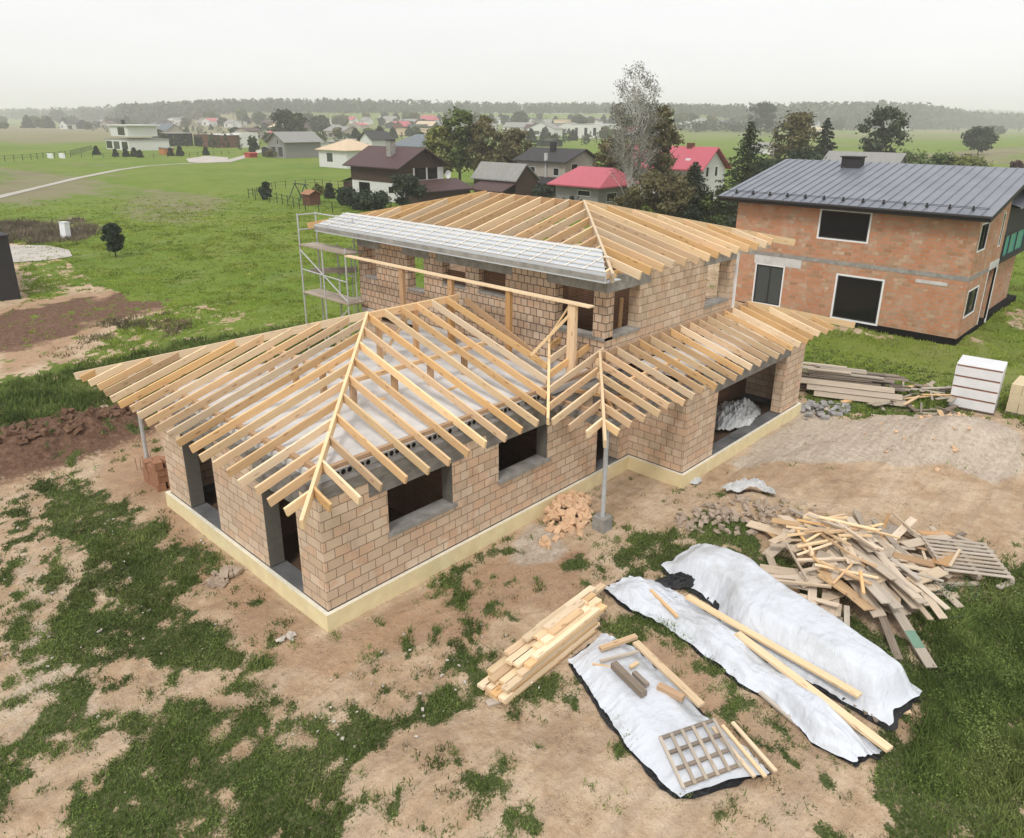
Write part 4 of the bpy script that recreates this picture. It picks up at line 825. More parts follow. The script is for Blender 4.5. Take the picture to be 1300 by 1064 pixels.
pxhouse('hip_roofed_house','house with a slate-blue hipped roof directly behind the brown-roofed house',514,192,46,6,16,'wall_cream','roof_blue',14,'y',.8,6)
pxhouse('gable_house','white house with black gable beams and grey roof, left of the slate-blue roof',465,190,20,12,9,'plaster_white','roof_black',10,'x',.8,wins=[(.3,.7,.2,.6,'pane')])
pxhouse('pale_field_wall','long sandy-coloured store building above the slate-blue roof',523,172,52,8,10,'roof_cream','roof_cream',cat='building')
pxhouse('long_house','long grey-roofed house behind the round bushy trees, centre of the picture',655,168,38,6,10,'plaster_white','roof_grey',6,'y',.5)
pxhouse('red_roofed_cottage','distant cottage with a faded red roof in front of the forest',540,158,24,5,10,'wall_dark','roof_red',6,'y',.5,3)
pxhouse('red_roofed_cottage','small distant cottage with a red roof and white end across the right-hand fields',1082,164,22,4,10,'plaster_white','roof_red',6,'y',.5,3)
pxhouse('white_block','small distant white two-storey house with rows of windows, left part of the horizon',218,160,18,8,9,'plaster_white','roof_grey',2,wins=[(.1,.3,.5,.8,'pane'),(.4,.6,.5,.8,'pane'),(.7,.9,.5,.8,'pane')],cat='house')
far=[(95,158,22,3,'plaster_white','roof_grey',1),(145,155,22,4,'plaster_white','roof_grey',1),(255,159,16,3,'wall_grey','roof_grey',4),(297,159,26,4,'plaster_white','roof_grey',1),(330,158,22,3,'wall_cream','roof_grey',5),(352,184,20,6,'wall_cream','roof_cream',3),(420,168,16,4,'wall_grey','roof_grey',3),(444,157,12,4,'plaster_white','roof_red',4),(462,158,12,4,'plaster_white','roof_grey',5),(492,157,20,4,'plaster_white','roof_grey',5),(512,160,14,5,'plaster_white','roof_black',2),(395,188,28,5,'plaster_white','roof_grey',2),(420,186,20,5,'wall_dark','roof_grey',3),(440,185,22,6,'wall_rust','roof_grey',2),(600,160,20,5,'plaster_white','roof_grey',3),(635,158,26,6,'plaster_white','roof_grey',3),(760,158,20,5,'wall_cream','roof_grey',3),(795,172,18,5,'plaster_white','roof_red',5),(966,196,24,8,'plaster_white','roof_grey',6),(1024,165,22,6,'plaster_white','roof_blue',5),(1035,170,12,5,'plaster_white','roof_cream',3),(1145,166,10,3,'plaster_white','roof_grey',2),(1100,163,9,3,'plaster_white','roof_grey',2),(870,162,12,3,'wall_grey','roof_grey',3),(560,170,14,4,'wall_dark','roof_grey',2),(690,186,20,7,'wall_dark','wall_dark',2),(340,176,24,4,'wall_cream','roof_grey',4)]
nm={'plaster_white':'white','wall_grey':'grey','wall_cream':'cream','wall_dark':'dark','wall_rust':'rust-brown'}
rn={'roof_grey':'grey','roof_cream':'sand-coloured','roof_red':'red','roof_black':'black','roof_blue':'slate-blue','wall_dark':'black'}
def where(px):
    for l,n in ((130,'far left by the hill'),(240,'left of the timber hall'),(310,'above the timber hall'),(345,'above the grey barn house'),(375,'behind the grey barn house'),(430,'above the cream pyramid roof'),(452,'behind the brown house chimney'),(475,'far above the brown house'),(530,'far above the slate-blue roof'),(580,'left of the tall round trees'),(660,'behind the bushy trees in the centre'),(720,'left of the white box house'),(790,'left of the birch'),(860,'right behind the birch'),(930,'above the red gabled house'),(990,'beside the dark spruce'),(1040,'left of the pale green tree'),(1120,'near the distant red cottage'),(2000,'across the right-hand fields')):
        if px<l: return n
for i,(a,b_,c_,d_,wm,rm,rp) in enumerate(far):
    pxhouse('distant_house','tiny %s %s with %s roof, %s, %s row'%(nm[wm],('long house' if c_>=22 else 'cottage' if c_<15 else 'house'),rn[rm],where(a),'nearer' if b_>175 else 'middle' if b_>161 else 'farthest'),a,b_,c_,d_,8,wm,rm,rp,'y',.4,wins=[(.2,.4,.2,.7,'pane_grey')])
rv=random.Random(21)
for k in range(105):
    a=rv.choice([rv.uniform(40,345),rv.uniform(345,800),rv.uniform(345,800),rv.uniform(800,1290)]); b_=rv.uniform(158,164) if a>870 or a<200 else rv.choice([rv.uniform(151.5,160),rv.uniform(154,165),rv.uniform(162,180)])
    q=1+max(0,b_-155)/14
    pxhouse('village_house','small pale or dark house of the distant village scattered below the forest',a,b_,rv.uniform(8,17)*q,rv.uniform(2.6,4.2)*q,rv.uniform(7,11),rv.choice(['plaster_white','plaster_white','wall_cream','wall_grey','wall_dark','wall_rust']),rv.choice(['roof_grey','roof_grey','roof_black','roof_brown','roof_cream','roof_red','roof_blue']),rv.uniform(1,3.4)*q,rv.choice('xy'),.4,wins=[(.25,.45,.2,.7,'pane_grey')],cat='house')['group']='houses of the distant village'
# dark modern house at the left edge
DH=thing('dark_house','black-clad flat-roofed house cut off by the left edge with solar panels on top','house',(2.5,42.5,GZ))
q=G(27,379); q2=G(-60,400)
mb=MB(); mb.box(q.x-12,q.x,q.y,q.y+9.5,GZ-.2,GZ+3.9); obj('wall',mb,'wall_dark',DH)
mb=MB(); mb.box(q.x-12.1,q.x+.08,q.y-.08,q.y+9.6,GZ+3.902,GZ+4.0); rr=obj('roof',mb,'wall_dark',DH); mb=MB(); mb.prism([(q.x-6,q.y+.5),(q.x-.5,q.y+.5),(q.x-.5,q.y+5),(q.x-6,q.y+5)],GZ+4.05,GZ+4.15); obj('solar_panel',mb,'solar',rr)
mb=MB(); mb.box(q.x+.0,q.x+.6,q.y+3,q.y+3.8,GZ+1.8,GZ+2.3); obj('outdoor_unit',mb,'wall_grey',DH)
# ================================================================ VEGETATION
def quadmesh(name,C_,Nn,S_,val,mat,parent=None,org=(0,0,0),tri=False,asp=1.0):
    """many small leaf faces: centres C_, two axes from random normals, sizes S_"""
    n=len(C_); rs=np.random.RandomState(n%997+5)
    a=np.cross(Nn,rs.randn(n,3)); a/=np.linalg.norm(a,axis=1,keepdims=True)+1e-9; b=np.cross(Nn,a); b/=np.linalg.norm(b,axis=1,keepdims=True)+1e-9
    a=a*S_[:,None]; b=b*S_[:,None]*asp
    V=np.stack([C_-a,C_-b*.6+a*.15,C_+a,C_+b*.7-a*.1],1) if not tri else np.stack([C_-a,C_+a,C_+b],1)
    m_=V.shape[1]; V=V.reshape(-1,3)-np.array(org)
    me=bpy.data.meshes.new(name); me.vertices.add(len(V)); me.vertices.foreach_set('co',V.astype(np.float32).ravel())
    me.loops.add(n*m_); me.loops.foreach_set('vertex_index',np.arange(n*m_,dtype=np.int32)); me.polygons.add(n); me.polygons.foreach_set('loop_start',(np.arange(n)*m_).astype(np.int32)); me.update()
    at=me.attributes.new('v','FLOAT','POINT'); at.data.foreach_set('value',np.repeat(val,m_).astype(np.float32))
    me.materials.append(MATS[mat]); o=bpy.data.objects.new(name,me); link(o,parent); return o
def crown(parent,lumps,leafs,ls,mat,seed,name='crown'):
    rs=np.random.RandomState(seed); C_=[];V_=[];N_=[]
    for (x,y,z,r) in lumps:
        n=int(leafs*r*r/ (sum(l[3]**2 for l in lumps)/len(lumps)))+4; d=rs.randn(n,3); d/=np.linalg.norm(d,axis=1,keepdims=True); q=r*np.minimum(1.75,np.abs(rs.randn(n,1))*.72+.15)
        C_.append(np.array([x,y,z])+d*q*np.array([1,1,.8])); N_.append(d+rs.randn(n,3)*.6); V_.append(np.clip(rs.rand()*.55+rs.rand(n)*.5,0,1))
    C_=np.concatenate(C_); N_=np.concatenate(N_); V_=np.concatenate(V_)
    return quadmesh(name,C_,N_,ls*(.6+.8*rs.rand(len(C_))),V_,mat,parent)
def limbs(mb,p,d,L,r,depth,rs,tips,spread=.5,upb=.25,n=5,kids=(2,3)):
    e=p+d*L; mb.tube(p,e,r,r*.6,n=n,cap=False); tips.append((e,depth))
    if depth<=0: return
    for k in range(rs.randint(kids[0],kids[1]+1)):
        nd=(d+Vector((rs.randn(),rs.randn(),rs.randn()*.6))*spread+Vector((0,0,upb))).normalized()
        limbs(mb,p+d*L*(.55+.45*rs.rand()) if k else e,nd,L*(.62+.2*rs.rand()),r*.55,depth-1,rs,tips,spread,upb,max(3,n-1),kids)
TS=[0]
def tree(label,px,pyb,pyt,wpx,kind='round',mat='leaf_green',name=None,dens=1,cat='tree',group=None,org=None):
    TS[0]+=1; seed=TS[0]*13+1; rs=np.random.RandomState(seed)
    p=GT(px,pyb); d=(p-CAM).dot(fw); k=d/F; g=h1(p.x,p.y); Ht=(pyb-pyt)*k*.95; W=wpx*k/2
    name=name or {'spruce':'spruce_tree','birch':'birch_tree','bush':'bush'}.get(kind,'broadleaf_tree')
    t_=thing(name,label,cat,(p.x,p.y,g),group,local=True)
    big=Ht*k>0; mb=MB()
    det=min(1.6,max(.10,(90/d)))
    ls=max(.10,min(.9,2.0*k)); 
    if kind in('round','bush'):
        tips=[]; z0=.10 if kind=='bush' else .25
        if kind=='round': mb.tube((0,0,-.2),(0,0,Ht*.35),Ht*.022,Ht*.014,n=7,cap=False)
        for j in range(6 if kind=='round' else 5):
            a=j*2.4; limbs(mb,Vector((0,0,Ht*(.02 if kind=='bush' else .2+.04*j))),Vector((math.cos(a)*.5,math.sin(a)*.5,.9)).normalized(),Ht*.19,Ht*.011,2,rs,tips,.45)
        nl=int(64 if kind=='round' else 34); L=[]
        for j in range(nl):
            u=rs.rand(); z=z0+(1-z0)*u; prof=math.sin(math.pi*min(1,max(.05,(u*.80+.14))))**.7; a=rs.rand()*6.283; rr=W*prof*(rs.rand()**.5)*.92
            r=W*(.13+.19*rs.rand()); L.append((math.cos(a)*rr,math.sin(a)*rr,min(Ht*z,Ht-r*.8),r))
        obj('trunk' if kind=='round' else 'stem',mb,'bark',t_) if mb.v else None
        crown(t_,L,int(95*dens*max(.5,det)),ls,mat,seed)
    elif kind=='spruce':
        mb.tube((0,0,-.2),(0,0,Ht*.97),Ht*.018,Ht*.002,n=7,cap=False); C_=[];N_=[];V_=[]
        nb=int(95*max(.5,det)) 
        for j in range(nb):
            u=(j+.5)/nb; z=Ht*(.06+.93*u); Lb=W*1.35*(1-u)**.75*(.7+.45*rs.rand())+.1; a=j*2.399+rs.rand()*.5
            dx,dy=math.cos(a),math.sin(a); m_=int(14+Lb*26*dens); tt=rs.rand(m_)**.8; dr=Lb*.35
            zz=z-dr*tt**1.2+.25*Lb*np.maximum(0,tt-.75); sp_=.10*Lb*(1.2-tt)+.12
            C_.append(np.stack([dx*Lb*tt+rs.randn(m_)*sp_,dy*Lb*tt+rs.randn(m_)*sp_,zz-abs(rs.randn(m_))*sp_*.7],1)); N_.append(rs.randn(m_,3)+np.array([0,0,1.2])); V_.append(np.clip(rs.rand()*.5+rs.rand(m_)*.5,0,1))
            if j%2==0: mb.tube((0,0,z),(dx*Lb*.8,dy*Lb*.8,z-dr*.7),Ht*.004,Ht*.001,n=3,cap=False)
        obj('trunk',mb,'bark',t_); C_=np.concatenate(C_); quadmesh('crown',C_,np.concatenate(N_),ls*.8*(.5+.8*rs.rand(len(C_))),np.concatenate(V_),mat,t_)
    elif kind=='birch':
        tips=[]; z=0
        for s_,off in ((1,(0,0)),(.86,(.35,.1)),(.72,(-.4,.15))):
            pts=[Vector((off[0],off[1],-.2))]; nseg=9
            for j in range(1,nseg+1): pts.append(Vector((off[0]*(1+j*.45)+rs.randn()*.16+(-.10*j if s_==1 else 0),off[1]*(1+j*.4)+rs.randn()*.16,Ht*s_*.93*j/nseg)))
            for j in range(nseg):
                r_=Ht*.0165*s_*(1-j/nseg*.85); mb.tube(pts[j],pts[j+1],r_,Ht*.0165*s_*(1-(j+1)/nseg*.85),n=6,cap=False)
                if j>=2:
                    for q in range(4):
                        a=rs.rand()*6.283; limbs(mb,pts[j].lerp(pts[j+1],rs.rand()),Vector((math.cos(a)*.55,math.sin(a)*.55,.9)).normalized(),Ht*.13*s_*(1.12-j/nseg*.6),Ht*.0035,3,rs,tips,.32,.12,3,(2,3))
        tr_=obj('trunk',mb,'birch_bark',t_)
        T_=np.array([tuple(e) for e,dd in tips if dd<=1]); rp=6; C_=np.repeat(T_,rp,0)+rs.randn(len(T_)*rp,3)*.3; C_=C_[C_[:,2]>Ht*.3]
        quadmesh('crown',C_,rs.randn(len(C_),3),.085*(.6+.8*rs.rand(len(C_))),rs.rand(len(C_)),'leaf_pale',t_)
    return t_
tree('tall bare white birch with several pale stems, the tallest tree in the picture',802,284,106,92,'birch',name='birch_tree')
TR=[
 ('yellow-green leafy tree, left one of the clump behind the shed',560,238,163,44,'round','leaf_yellow'),
 ('tallest narrow green tree with a pointed top in the clump behind the shed',584,238,141,40,'round','leaf_green'),
 ('olive-brown spreading tree in the middle of the clump behind the shed',616,238,151,52,'round','leaf_brown'),
 ('low olive-brown tree at the right end of the clump behind the shed',655,234,166,52,'round','leaf_brown'),
 ('brownish leafy tree directly behind the birch, dark top',832,268,136,46,'round','leaf_brown'),
 ('wide brown-green tree on the right side of the birch foot',856,290,224,64,'round','leaf_brown'),
 ('dusky tree on the left side of the birch',776,258,180,50,'round','leaf_brown'),
 ('dark green bushy conifer between the birch and the ragged spruce',876,290,205,60,'spruce','leaf_dark'),
 ('olive bush below the birch stems',815,292,225,80,'bush','leaf_brown'),
 ('ragged tall spruce with uneven drooping branches left of the metal roof',940,292,154,74,'spruce','leaf_spruce'),
 ('light green garden bush at the foot of the ragged spruce',905,290,240,52,'bush','leaf_green'),
 ('loose olive deciduous tree between the ragged spruce and the dark cone-shaped conifer',1003,232,146,62,'round','leaf_brown'),
 ('dark cone-shaped conifer left of the old grey roof',1041,224,150,38,'spruce','leaf_dark'),
 ('dark green tree filling the gap behind the left end of the metal roof',975,270,206,62,'round','leaf_dark'),
 ('dark bushy tree below the olive deciduous tree',1015,250,192,60,'round','leaf_dark'),
 ('grey-green forked tree with two tops right of the old grey roof',1113,226,139,58,'round','leaf_spruce'),
 ('green bush, first in the row behind the metal roof ridge',1150,232,193,62,'bush','leaf_green'),
 ('dark bush in the middle of the row behind the metal roof ridge',1188,236,196,56,'bush','leaf_green'),
 ('yellowish bush, last of the row behind the metal roof ridge',1224,236,198,58,'bush','leaf_yellow'),
 ('olive bush just above the small chimney of the metal roof',1120,228,203,50,'bush','leaf_brown'),
 ('round dark green tree standing alone in the right-hand field',1241,197,164,36,'round','leaf_dark'),
 ('small dark red round shrub near the right edge above the metal roof',1286,226,206,20,'bush','leaf_red'),
 ('large round lone tree rising over the horizon above the red gabled house',965,172,131,36,'round','leaf_dark'),
 ('dark overgrown bush in front of the whitewashed wall of the brown house',465,266,244,58,'bush','leaf_dark'),
 ('dark bushy shrub at the near corner of the brown house',520,268,224,44,'bush','leaf_dark'),
 ('low dark shrub at the left foot of the brown house',440,262,240,26,'bush','leaf_dark'),
 ('tiny cone-shaped fir beside the play fence',419,252,232,10,'spruce','leaf_dark'),
 ('slender young tree standing alone in the green meadow on the left',148,330,286,24,'round','leaf_dark'),
 ('dark clump of trees above the grey barn house',362,183,141,30,'round','leaf_forest'),
 ('second dark tree beside the clump above the grey barn house',380,181,145,26,'round','leaf_forest'),
 ('dark tree above the cream pyramid roof',407,172,148,26,'round','leaf_forest'),
 ('hazy tree far left on the horizon, wider one',75,158,140,22,'round','leaf_forest'),
 ('hazy tree far left above the white villa',116,157,138,24,'round','leaf_forest'),
 ('hazy tree above the dark hall',147,158,141,18,'round','leaf_forest'),
 ('grey-green tree far behind the clump of trees',660,165,142,20,'round','leaf_forest'),
 ('small tree left of the tiny red cottage in the right-hand fields',1064,167,151,16,'round','leaf_forest'),
 ('leftmost of two dark bushes far out in the right-hand field',1257,170,160,12,'bush','leaf_dark'),
 ('rightmost of two dark bushes far out in the right-hand field',1268,171,161,12,'bush','leaf_dark'),
 ('dark tree behind the white box house',735,168,148,22,'round','leaf_forest'),
 ('dark garden bush left of the white birch foot',735,268,243,40,'bush','leaf_dark'),
 ('dusky garden shrub beside the brown shed',688,262,238,30,'bush','leaf_dark'),
 ('yellow-green small tree by the play fence',405,250,236,12,'bush','leaf_yellow'),
 ('thin sapling inside the play fence',338,254,232,14,'bush','leaf_dark'),
 ('dark shrub beside the timber hall',322,196,176,14,'bush','leaf_dark'),
 ('brown bush behind the cream pyramid roof',352,200,189,30,'bush','leaf_brown'),
]
for (lb,a,b_,c_,d_,kd,mt) in TR: tree(lb,a,b_,c_,d_,kd,mt,dens=1.5 if d_>35 else 1,cat='bush' if kd=='bush' else 'tree')
first=None
for i,(a,b_) in enumerate([(123,197),(147,199),(160,199),(171,199),(178,200),(217,198),(229,198),(262,197)]):
    p=G(a,b_)
    if i==0: first=tree('small dark fir in the garden row in front of the white villa',a,b_,b_-11,6,'spruce','leaf_dark',name='garden_fir',group='garden firs in front of the villa')
    else:
        c_=dup(first,(p.x,p.y,GZ),R.random()*6,scale=R.uniform(.8,1.1))
rv=random.Random(5); protos=[]
for k,(kd,mt) in enumerate((('round','leaf_dark'),('round','leaf_brown'),('round','leaf_green'),('spruce','leaf_spruce'))):
    protos.append(tree('tree or bush of the distant village standing among the far houses',300+k*130,176,163,12,kd,mt,name='village_tree',group='trees among the distant houses'))
for k in range(240):
    a=rv.choice([rv.uniform(0,345),rv.uniform(345,850),rv.uniform(345,850),rv.uniform(850,1300)]); b_=rv.choice([rv.uniform(151,162),rv.uniform(154,183)]) if 200<a<850 else rv.uniform(157.5,165)
    p=GT(a,b_); dup(rv.choice(protos),(p.x,p.y,h1(p.x,p.y)),rv.random()*6.28,scale=rv.uniform(.55,1.25)*(1 if b_>163 else 1.7))
# forest belts: uncountable, one object each
def belt(name,pts,rows,n,size,mat,dstep,seed,hs=1.0,base=True):
    rs=np.random.RandomState(seed); C_=[];N_=[];V_=[];S_=[]
    for k in range(n):
        u=rs.rand()*(len(pts)-1); i=int(u); f=u-i; a,b=pts[i],pts[i+1]
        px=a[0]+(b[0]-a[0])*f; top=a[1]+(b[1]-a[1])*f; D=(a[2]+(b[2]-a[2])*f)
        r_=rs.randint(rows); D2=D+dstep*(r_+rs.rand()); d_=Vector((fw.x,fw.y,0)).normalized(); x_=Vector((rt.x,rt.y,0)).normalized()
        q=CAM+d_*D2+x_*((px-650)/F*D2/math.cos(PITCH)*1.0); hor=152.9+(px-650)*.0065
        Hh_=((hor-top)*D/F*math.cos(PITCH)+10.8)*hs*(.72+.32*rs.rand()); g=h1(q.x,q.y)
        Hh_=max(5,Hh_-(g-GZ)); W_=Hh_*(.20+.12*rs.rand()); m_=int(size)
        d3=rs.randn(m_,3); d3/=np.linalg.norm(d3,axis=1,keepdims=True); conif=rs.rand()<.3
        zz=(d3[:,2]*.5+.5); rr=W_*(1.15*(1-zz)**.7 if conif else 1.0); C3=np.stack([q.x+d3[:,0]*rr,q.y+d3[:,1]*rr,g+Hh_*(.08+.92*zz)],1)
        C_.append(C3); N_.append(d3+rs.randn(m_,3)*.5); V_.append(np.clip(rs.rand()*.7+rs.rand(m_)*.35,0,1)); S_.append(np.full(m_,W_*.38)*(.6+.8*rs.rand(m_)))
    o=quadmesh(name,np.concatenate(C_),np.concatenate(N_),np.concatenate(S_),np.concatenate(V_),mat); o['kind']='stuff'; return o
belt('forest',[(205,134,1150),(260,131,1150),(330,127,1150),(430,127,1200),(520,128,1250),(640,131,1300),(740,131,1300),(830,132,1300),(900,134,1300)],6,2900,34,'leaf_forest',22,1)
belt('forest',[(-60,142,2100),(80,139,1900),(210,134,1500),(330,133,1300)],5,900,26,'leaf_forest',60,2)
belt('forest',[(790,133,1150),(860,133,1150),(960,131,1200),(1040,130,1250),(1110,132,1350),(1150,140,1450),(1220,144,1500),(1300,150,1600),(1380,153,1700)],5,1700,30,'leaf_forest',40,3)
belt('far_woodland',[(1080,138,3000),(1180,139,3100),(1300,142,3300),(1450,144,3400)],5,700,24,'leaf_forest',90,4)
belt('hedgerow',[(840,153,720),(900,154,740),(950,156,760)],3,110,30,'leaf_dark',12,5,1)
belt('scrub',[(150,158,620),(230,160,560),(300,158,520),(400,156,520),(520,157,560),(640,158,600),(700,160,640)],14,330,26,'leaf_forest',40,6,.5)
belt('scrub',[(240,176,300),(330,178,280),(420,176,300),(560,170,330),(660,174,300),(760,172,380)],6,150,34,'leaf_dark',16,7,.5)
belt('scrub',[(640,160,620),(760,160,620),(860,160,760),(1000,161,900),(1150,164,1000),(1300,166,1100)],4,160,22,'leaf_forest',30,8,.6)
# haze
mb=MB(); mb.box(-4300,4300,-4300,4300,-1.6,80); hz=obj('haze',mb,'black'); hz['kind']='stuff'
m=bpy.data.materials.new('haze'); m.use_nodes=True; t=m.node_tree; t.nodes.clear(); o_=t.nodes.new('ShaderNodeOutputMaterial'); v_=t.nodes.new('ShaderNodeVolumePrincipled')
v_.inputs['Color'].default_value=(.99,.985,.985,1); v_.inputs['Density'].default_value=.00042; v_.inputs['Anisotropy'].default_value=0.1; t.links.new(v_.outputs[0],o_.inputs['Volume'])
hz.data.materials.clear(); hz.data.materials.append(m)
# ================================================================ THINGS ON THE SITE
def board(name,p0,p1,wd,th,mat,label=None,cat='board',group=None,tilt=0,parent=None):
    """one loose board, lying flat: wd wide, th thick; centre line p0->p1 is its upper face"""
    p0,p1=Vector(p0),Vector(p1); L=(p1-p0).length; mb=MB(); c=(p0+p1)/2
    mb.beam((-L/2,0,0),(L/2,0,0),wd,th); a=(p1-p0).normalized(); s_=Vector((0,0,1)).cross(a).normalized(); n=a.cross(s_)
    if tilt: q=Matrix.Rotation(tilt,3,a); s_=q@s_; n=q@n
    # knocked-off corners keep the edges from looking ruled
    o=obj(name,mb,mat,parent,org=None); o.matrix_world=Matrix(((a.x,s_.x,n.x,c.x),(a.y,s_.y,n.y,c.y),(a.z,s_.z,n.z,c.z),(0,0,0,1)))
    if label: tag(o,label,cat,group)
    return o
# ---- bright new timber stack in front of the house
ax=Vector((1,.03,0)).normalized(); ay=Vector((-.03,1,0)); s0=Vector((1.12,-4.42,GZ))
for lay in range(10):
    cnt=4 if lay<8 else (3 if lay<9 else 2); w_=.172
    st=[0,.05,.0,.12,.1,.42,.62,.9,1.25,1.55][lay]; Lb=[3.2,3.1,3.25,3.0,3.05,2.7,2.45,2.05,1.6,1.2][lay]
    for c_ in range(cnt):
        o_=s0+ay*((c_+.5)*(w_+.006)+(.0 if lay<8 else .1)+jit(.012))+ax*(st+R.uniform(-.12,.12)+(.25*c_ if lay in(5,7) else 0)); z=.09+lay*.073
        board('timber',o_+Vector((0,0,z)),o_+ax*(Lb+jit(.15))+Vector((0,0,z)),w_,.066,'pine_bright' if (lay+c_)%3 else 'pine','new pale squared timber in the neat low stack in front of the long wall','timber','new timbers stacked in front of the house')
board('board',G(618,893,GZ+.1),G(643,884,GZ+.1),.16,.04,'grey_wood','short offcut on the grass at the left foot of the pale timber stack','board')
# ---- white sheeting over three long stacks
def poly_at(P_,s):
    L=[0]
    for a,b in zip(P_,P_[1:]): L.append(L[-1]+(b-a).length)
    t=s*L[-1]
    for k in range(len(P_)-1):
        if t<=L[k+1]+1e-9: return P_[k].lerp(P_[k+1],(t-L[k])/(L[k+1]-L[k]))
    return P_[-1]
def gridmesh(name,P_,mat,parent=None,org=(0,0,0),smooth=True,keep=None):
    a,b=P_.shape[:2]; idx=np.arange(a*b).reshape(a,b); F_=np.stack([idx[:-1,:-1],idx[1:,:-1],idx[1:,1:],idx[:-1,1:]],-1).reshape(-1,4)
    if keep is not None: F_=F_[keep.ravel()]
    V=(P_.reshape(-1,3)-np.array(org)).astype(np.float32)
    me=bpy.data.meshes.new(name); me.from_pydata(V.tolist(),[],F_.tolist()); me.polygons.foreach_set('use_smooth',[smooth]*len(F_)); me.materials.append(MATS[mat]); me.validate()
    import bmesh
    bm=bmesh.new(); bm.from_mesh(me); bmesh.ops.delete(bm,geom=[v for v in bm.verts if not v.link_faces],context='VERTS'); bm.to_mesh(me); bm.free()
    o=bpy.data.objects.new(name,me); link(o,parent); ORG[o.name]=Vector(org)
    if parent is None: o.location=org
    return o
def pline(P_,S):
    A_=np.array([tuple(p) for p in P_]); d=np.r_[0,np.cumsum(np.linalg.norm(np.diff(A_,axis=0),axis=1))]; d/=d[-1]
    return np.stack([np.interp(S,d,A_[:,k]) for k in range(3)],-1)
def tarp(name,label,Lp,Rp,Hfun,seed,steep=4.5,ns=130,ntt=56,wr=.05,ragged=.07,fine=1.0):
    L_=[G(*p) for p in Lp]; R_=[G(*p) for p in Rp]; c=(L_[0]+R_[-1])/2; loc=(c.x,c.y,GZ); t_=thing(name,label,'tarpaulin',loc)
    def surf(ex,zo,hs,sd,nm,mat):
        S,U=np.meshgrid(np.linspace(0,1,ns+1),np.linspace(0,1,ntt+1),indexing='ij'); a=pline(L_,S); b=pline(R_,S)
        e=ex+ragged*(fbm(S*9+sd,U*2+sd)-.5)*2; uu=(U-.5)*(1+e)+.5; P_=a+(b-a)*uu[...,None]
        ds=(S-.5)*(ex*.25)+(S-.5)*.06*(vnoise(U*7+sd,U*0+sd)-.5); ax_=np.array(tuple(L_[-1]-L_[0])); P_=P_+ds[...,None]*ax_
        edge=np.minimum(U,1-U)*2; pr=np.minimum(1,edge*steep/2); pr=pr*pr*(3-2*pr); es=np.minimum(S,1-S); pe=np.minimum(1,es*13); pe=pe*pe*(3-2*pe)
        n1=fbm(S*5+sd,U*4+sd,3)-.5; n2=fbm(S*26+sd,U*9+sd*2,3)-.5; fold=np.abs(vnoise(S*13+U*4+sd,U*2.2)-.5); hang=np.abs(vnoise(S*34+sd,U*1.2)-.5)*(1-pr)
        z=np.vectorize(Hfun)(S,U)*pr*(.25+.75*pe)+wr*(n1*2.6+fine*n2*.9-fold*1.1)+.11*hang+wr*1.2*(np.abs(vnoise(S*9+U*1.5+sd,U*1.1+sd)-.5)*2-.5)*pr+.045
        P_[...,2]=Hh(P_[...,0],P_[...,1])+np.maximum(.012,z*hs)+zo
        return gridmesh(nm,P_,mat,t_,loc)
    surf(.0,.02,1,seed*1.7,'cover_sheet','tarp_white'); surf(.075,-.006,.5,seed*3.1+2,'black_underlay','tarp_black')
    return t_
tarp('tarpaulin','largest white sheet, draped smoothly over a long high stack beside the scrap heap',[(840,722),(856,738),(905,768),(925,815),(1010,862),(1090,905),(1126,925)],[(886,694),(950,722),(1010,760),(1080,812),(1140,858),(1172,884)],lambda s,u:.26+.40*min(1,s*6)*(.8+.2*min(1,(1-s)*5))*(1-.08*math.sin(3.1*s*2))*(.72+.34*math.sin(u*3.14)),2,steep=3.6,wr=.034,ragged=.07,fine=.6)
tarp('tarpaulin','crumpled narrow white sheet with loose torn edges, in the middle of the three covered stacks',[(765,748),(800,778),(845,796),(900,838),(940,872),(975,890),(1030,945),(1082,972)],[(798,735),(840,742),(890,775),(950,818),(1010,868),(1070,920),(1122,958)],lambda s,u:.10+.16*min(1,s*3)+.06*math.sin(s*17),5,steep=3,wr=.075,ragged=.16,fine=.9)
tarp('tarpaulin','white sheet cut by the bottom edge with boards and a lath frame lying on it',[(722,843),(742,868),(765,905),(795,950),(838,1000),(862,1018)],[(767,808),(808,828),(850,865),(895,912),(945,955),(975,985)],lambda s,u:.15+.08*math.sin(min(1,s*2)*1.5),9,steep=3.4,wr=.022,ragged=.07,fine=.6)
def gz(px,py,z): return G(px,py,GZ+z)
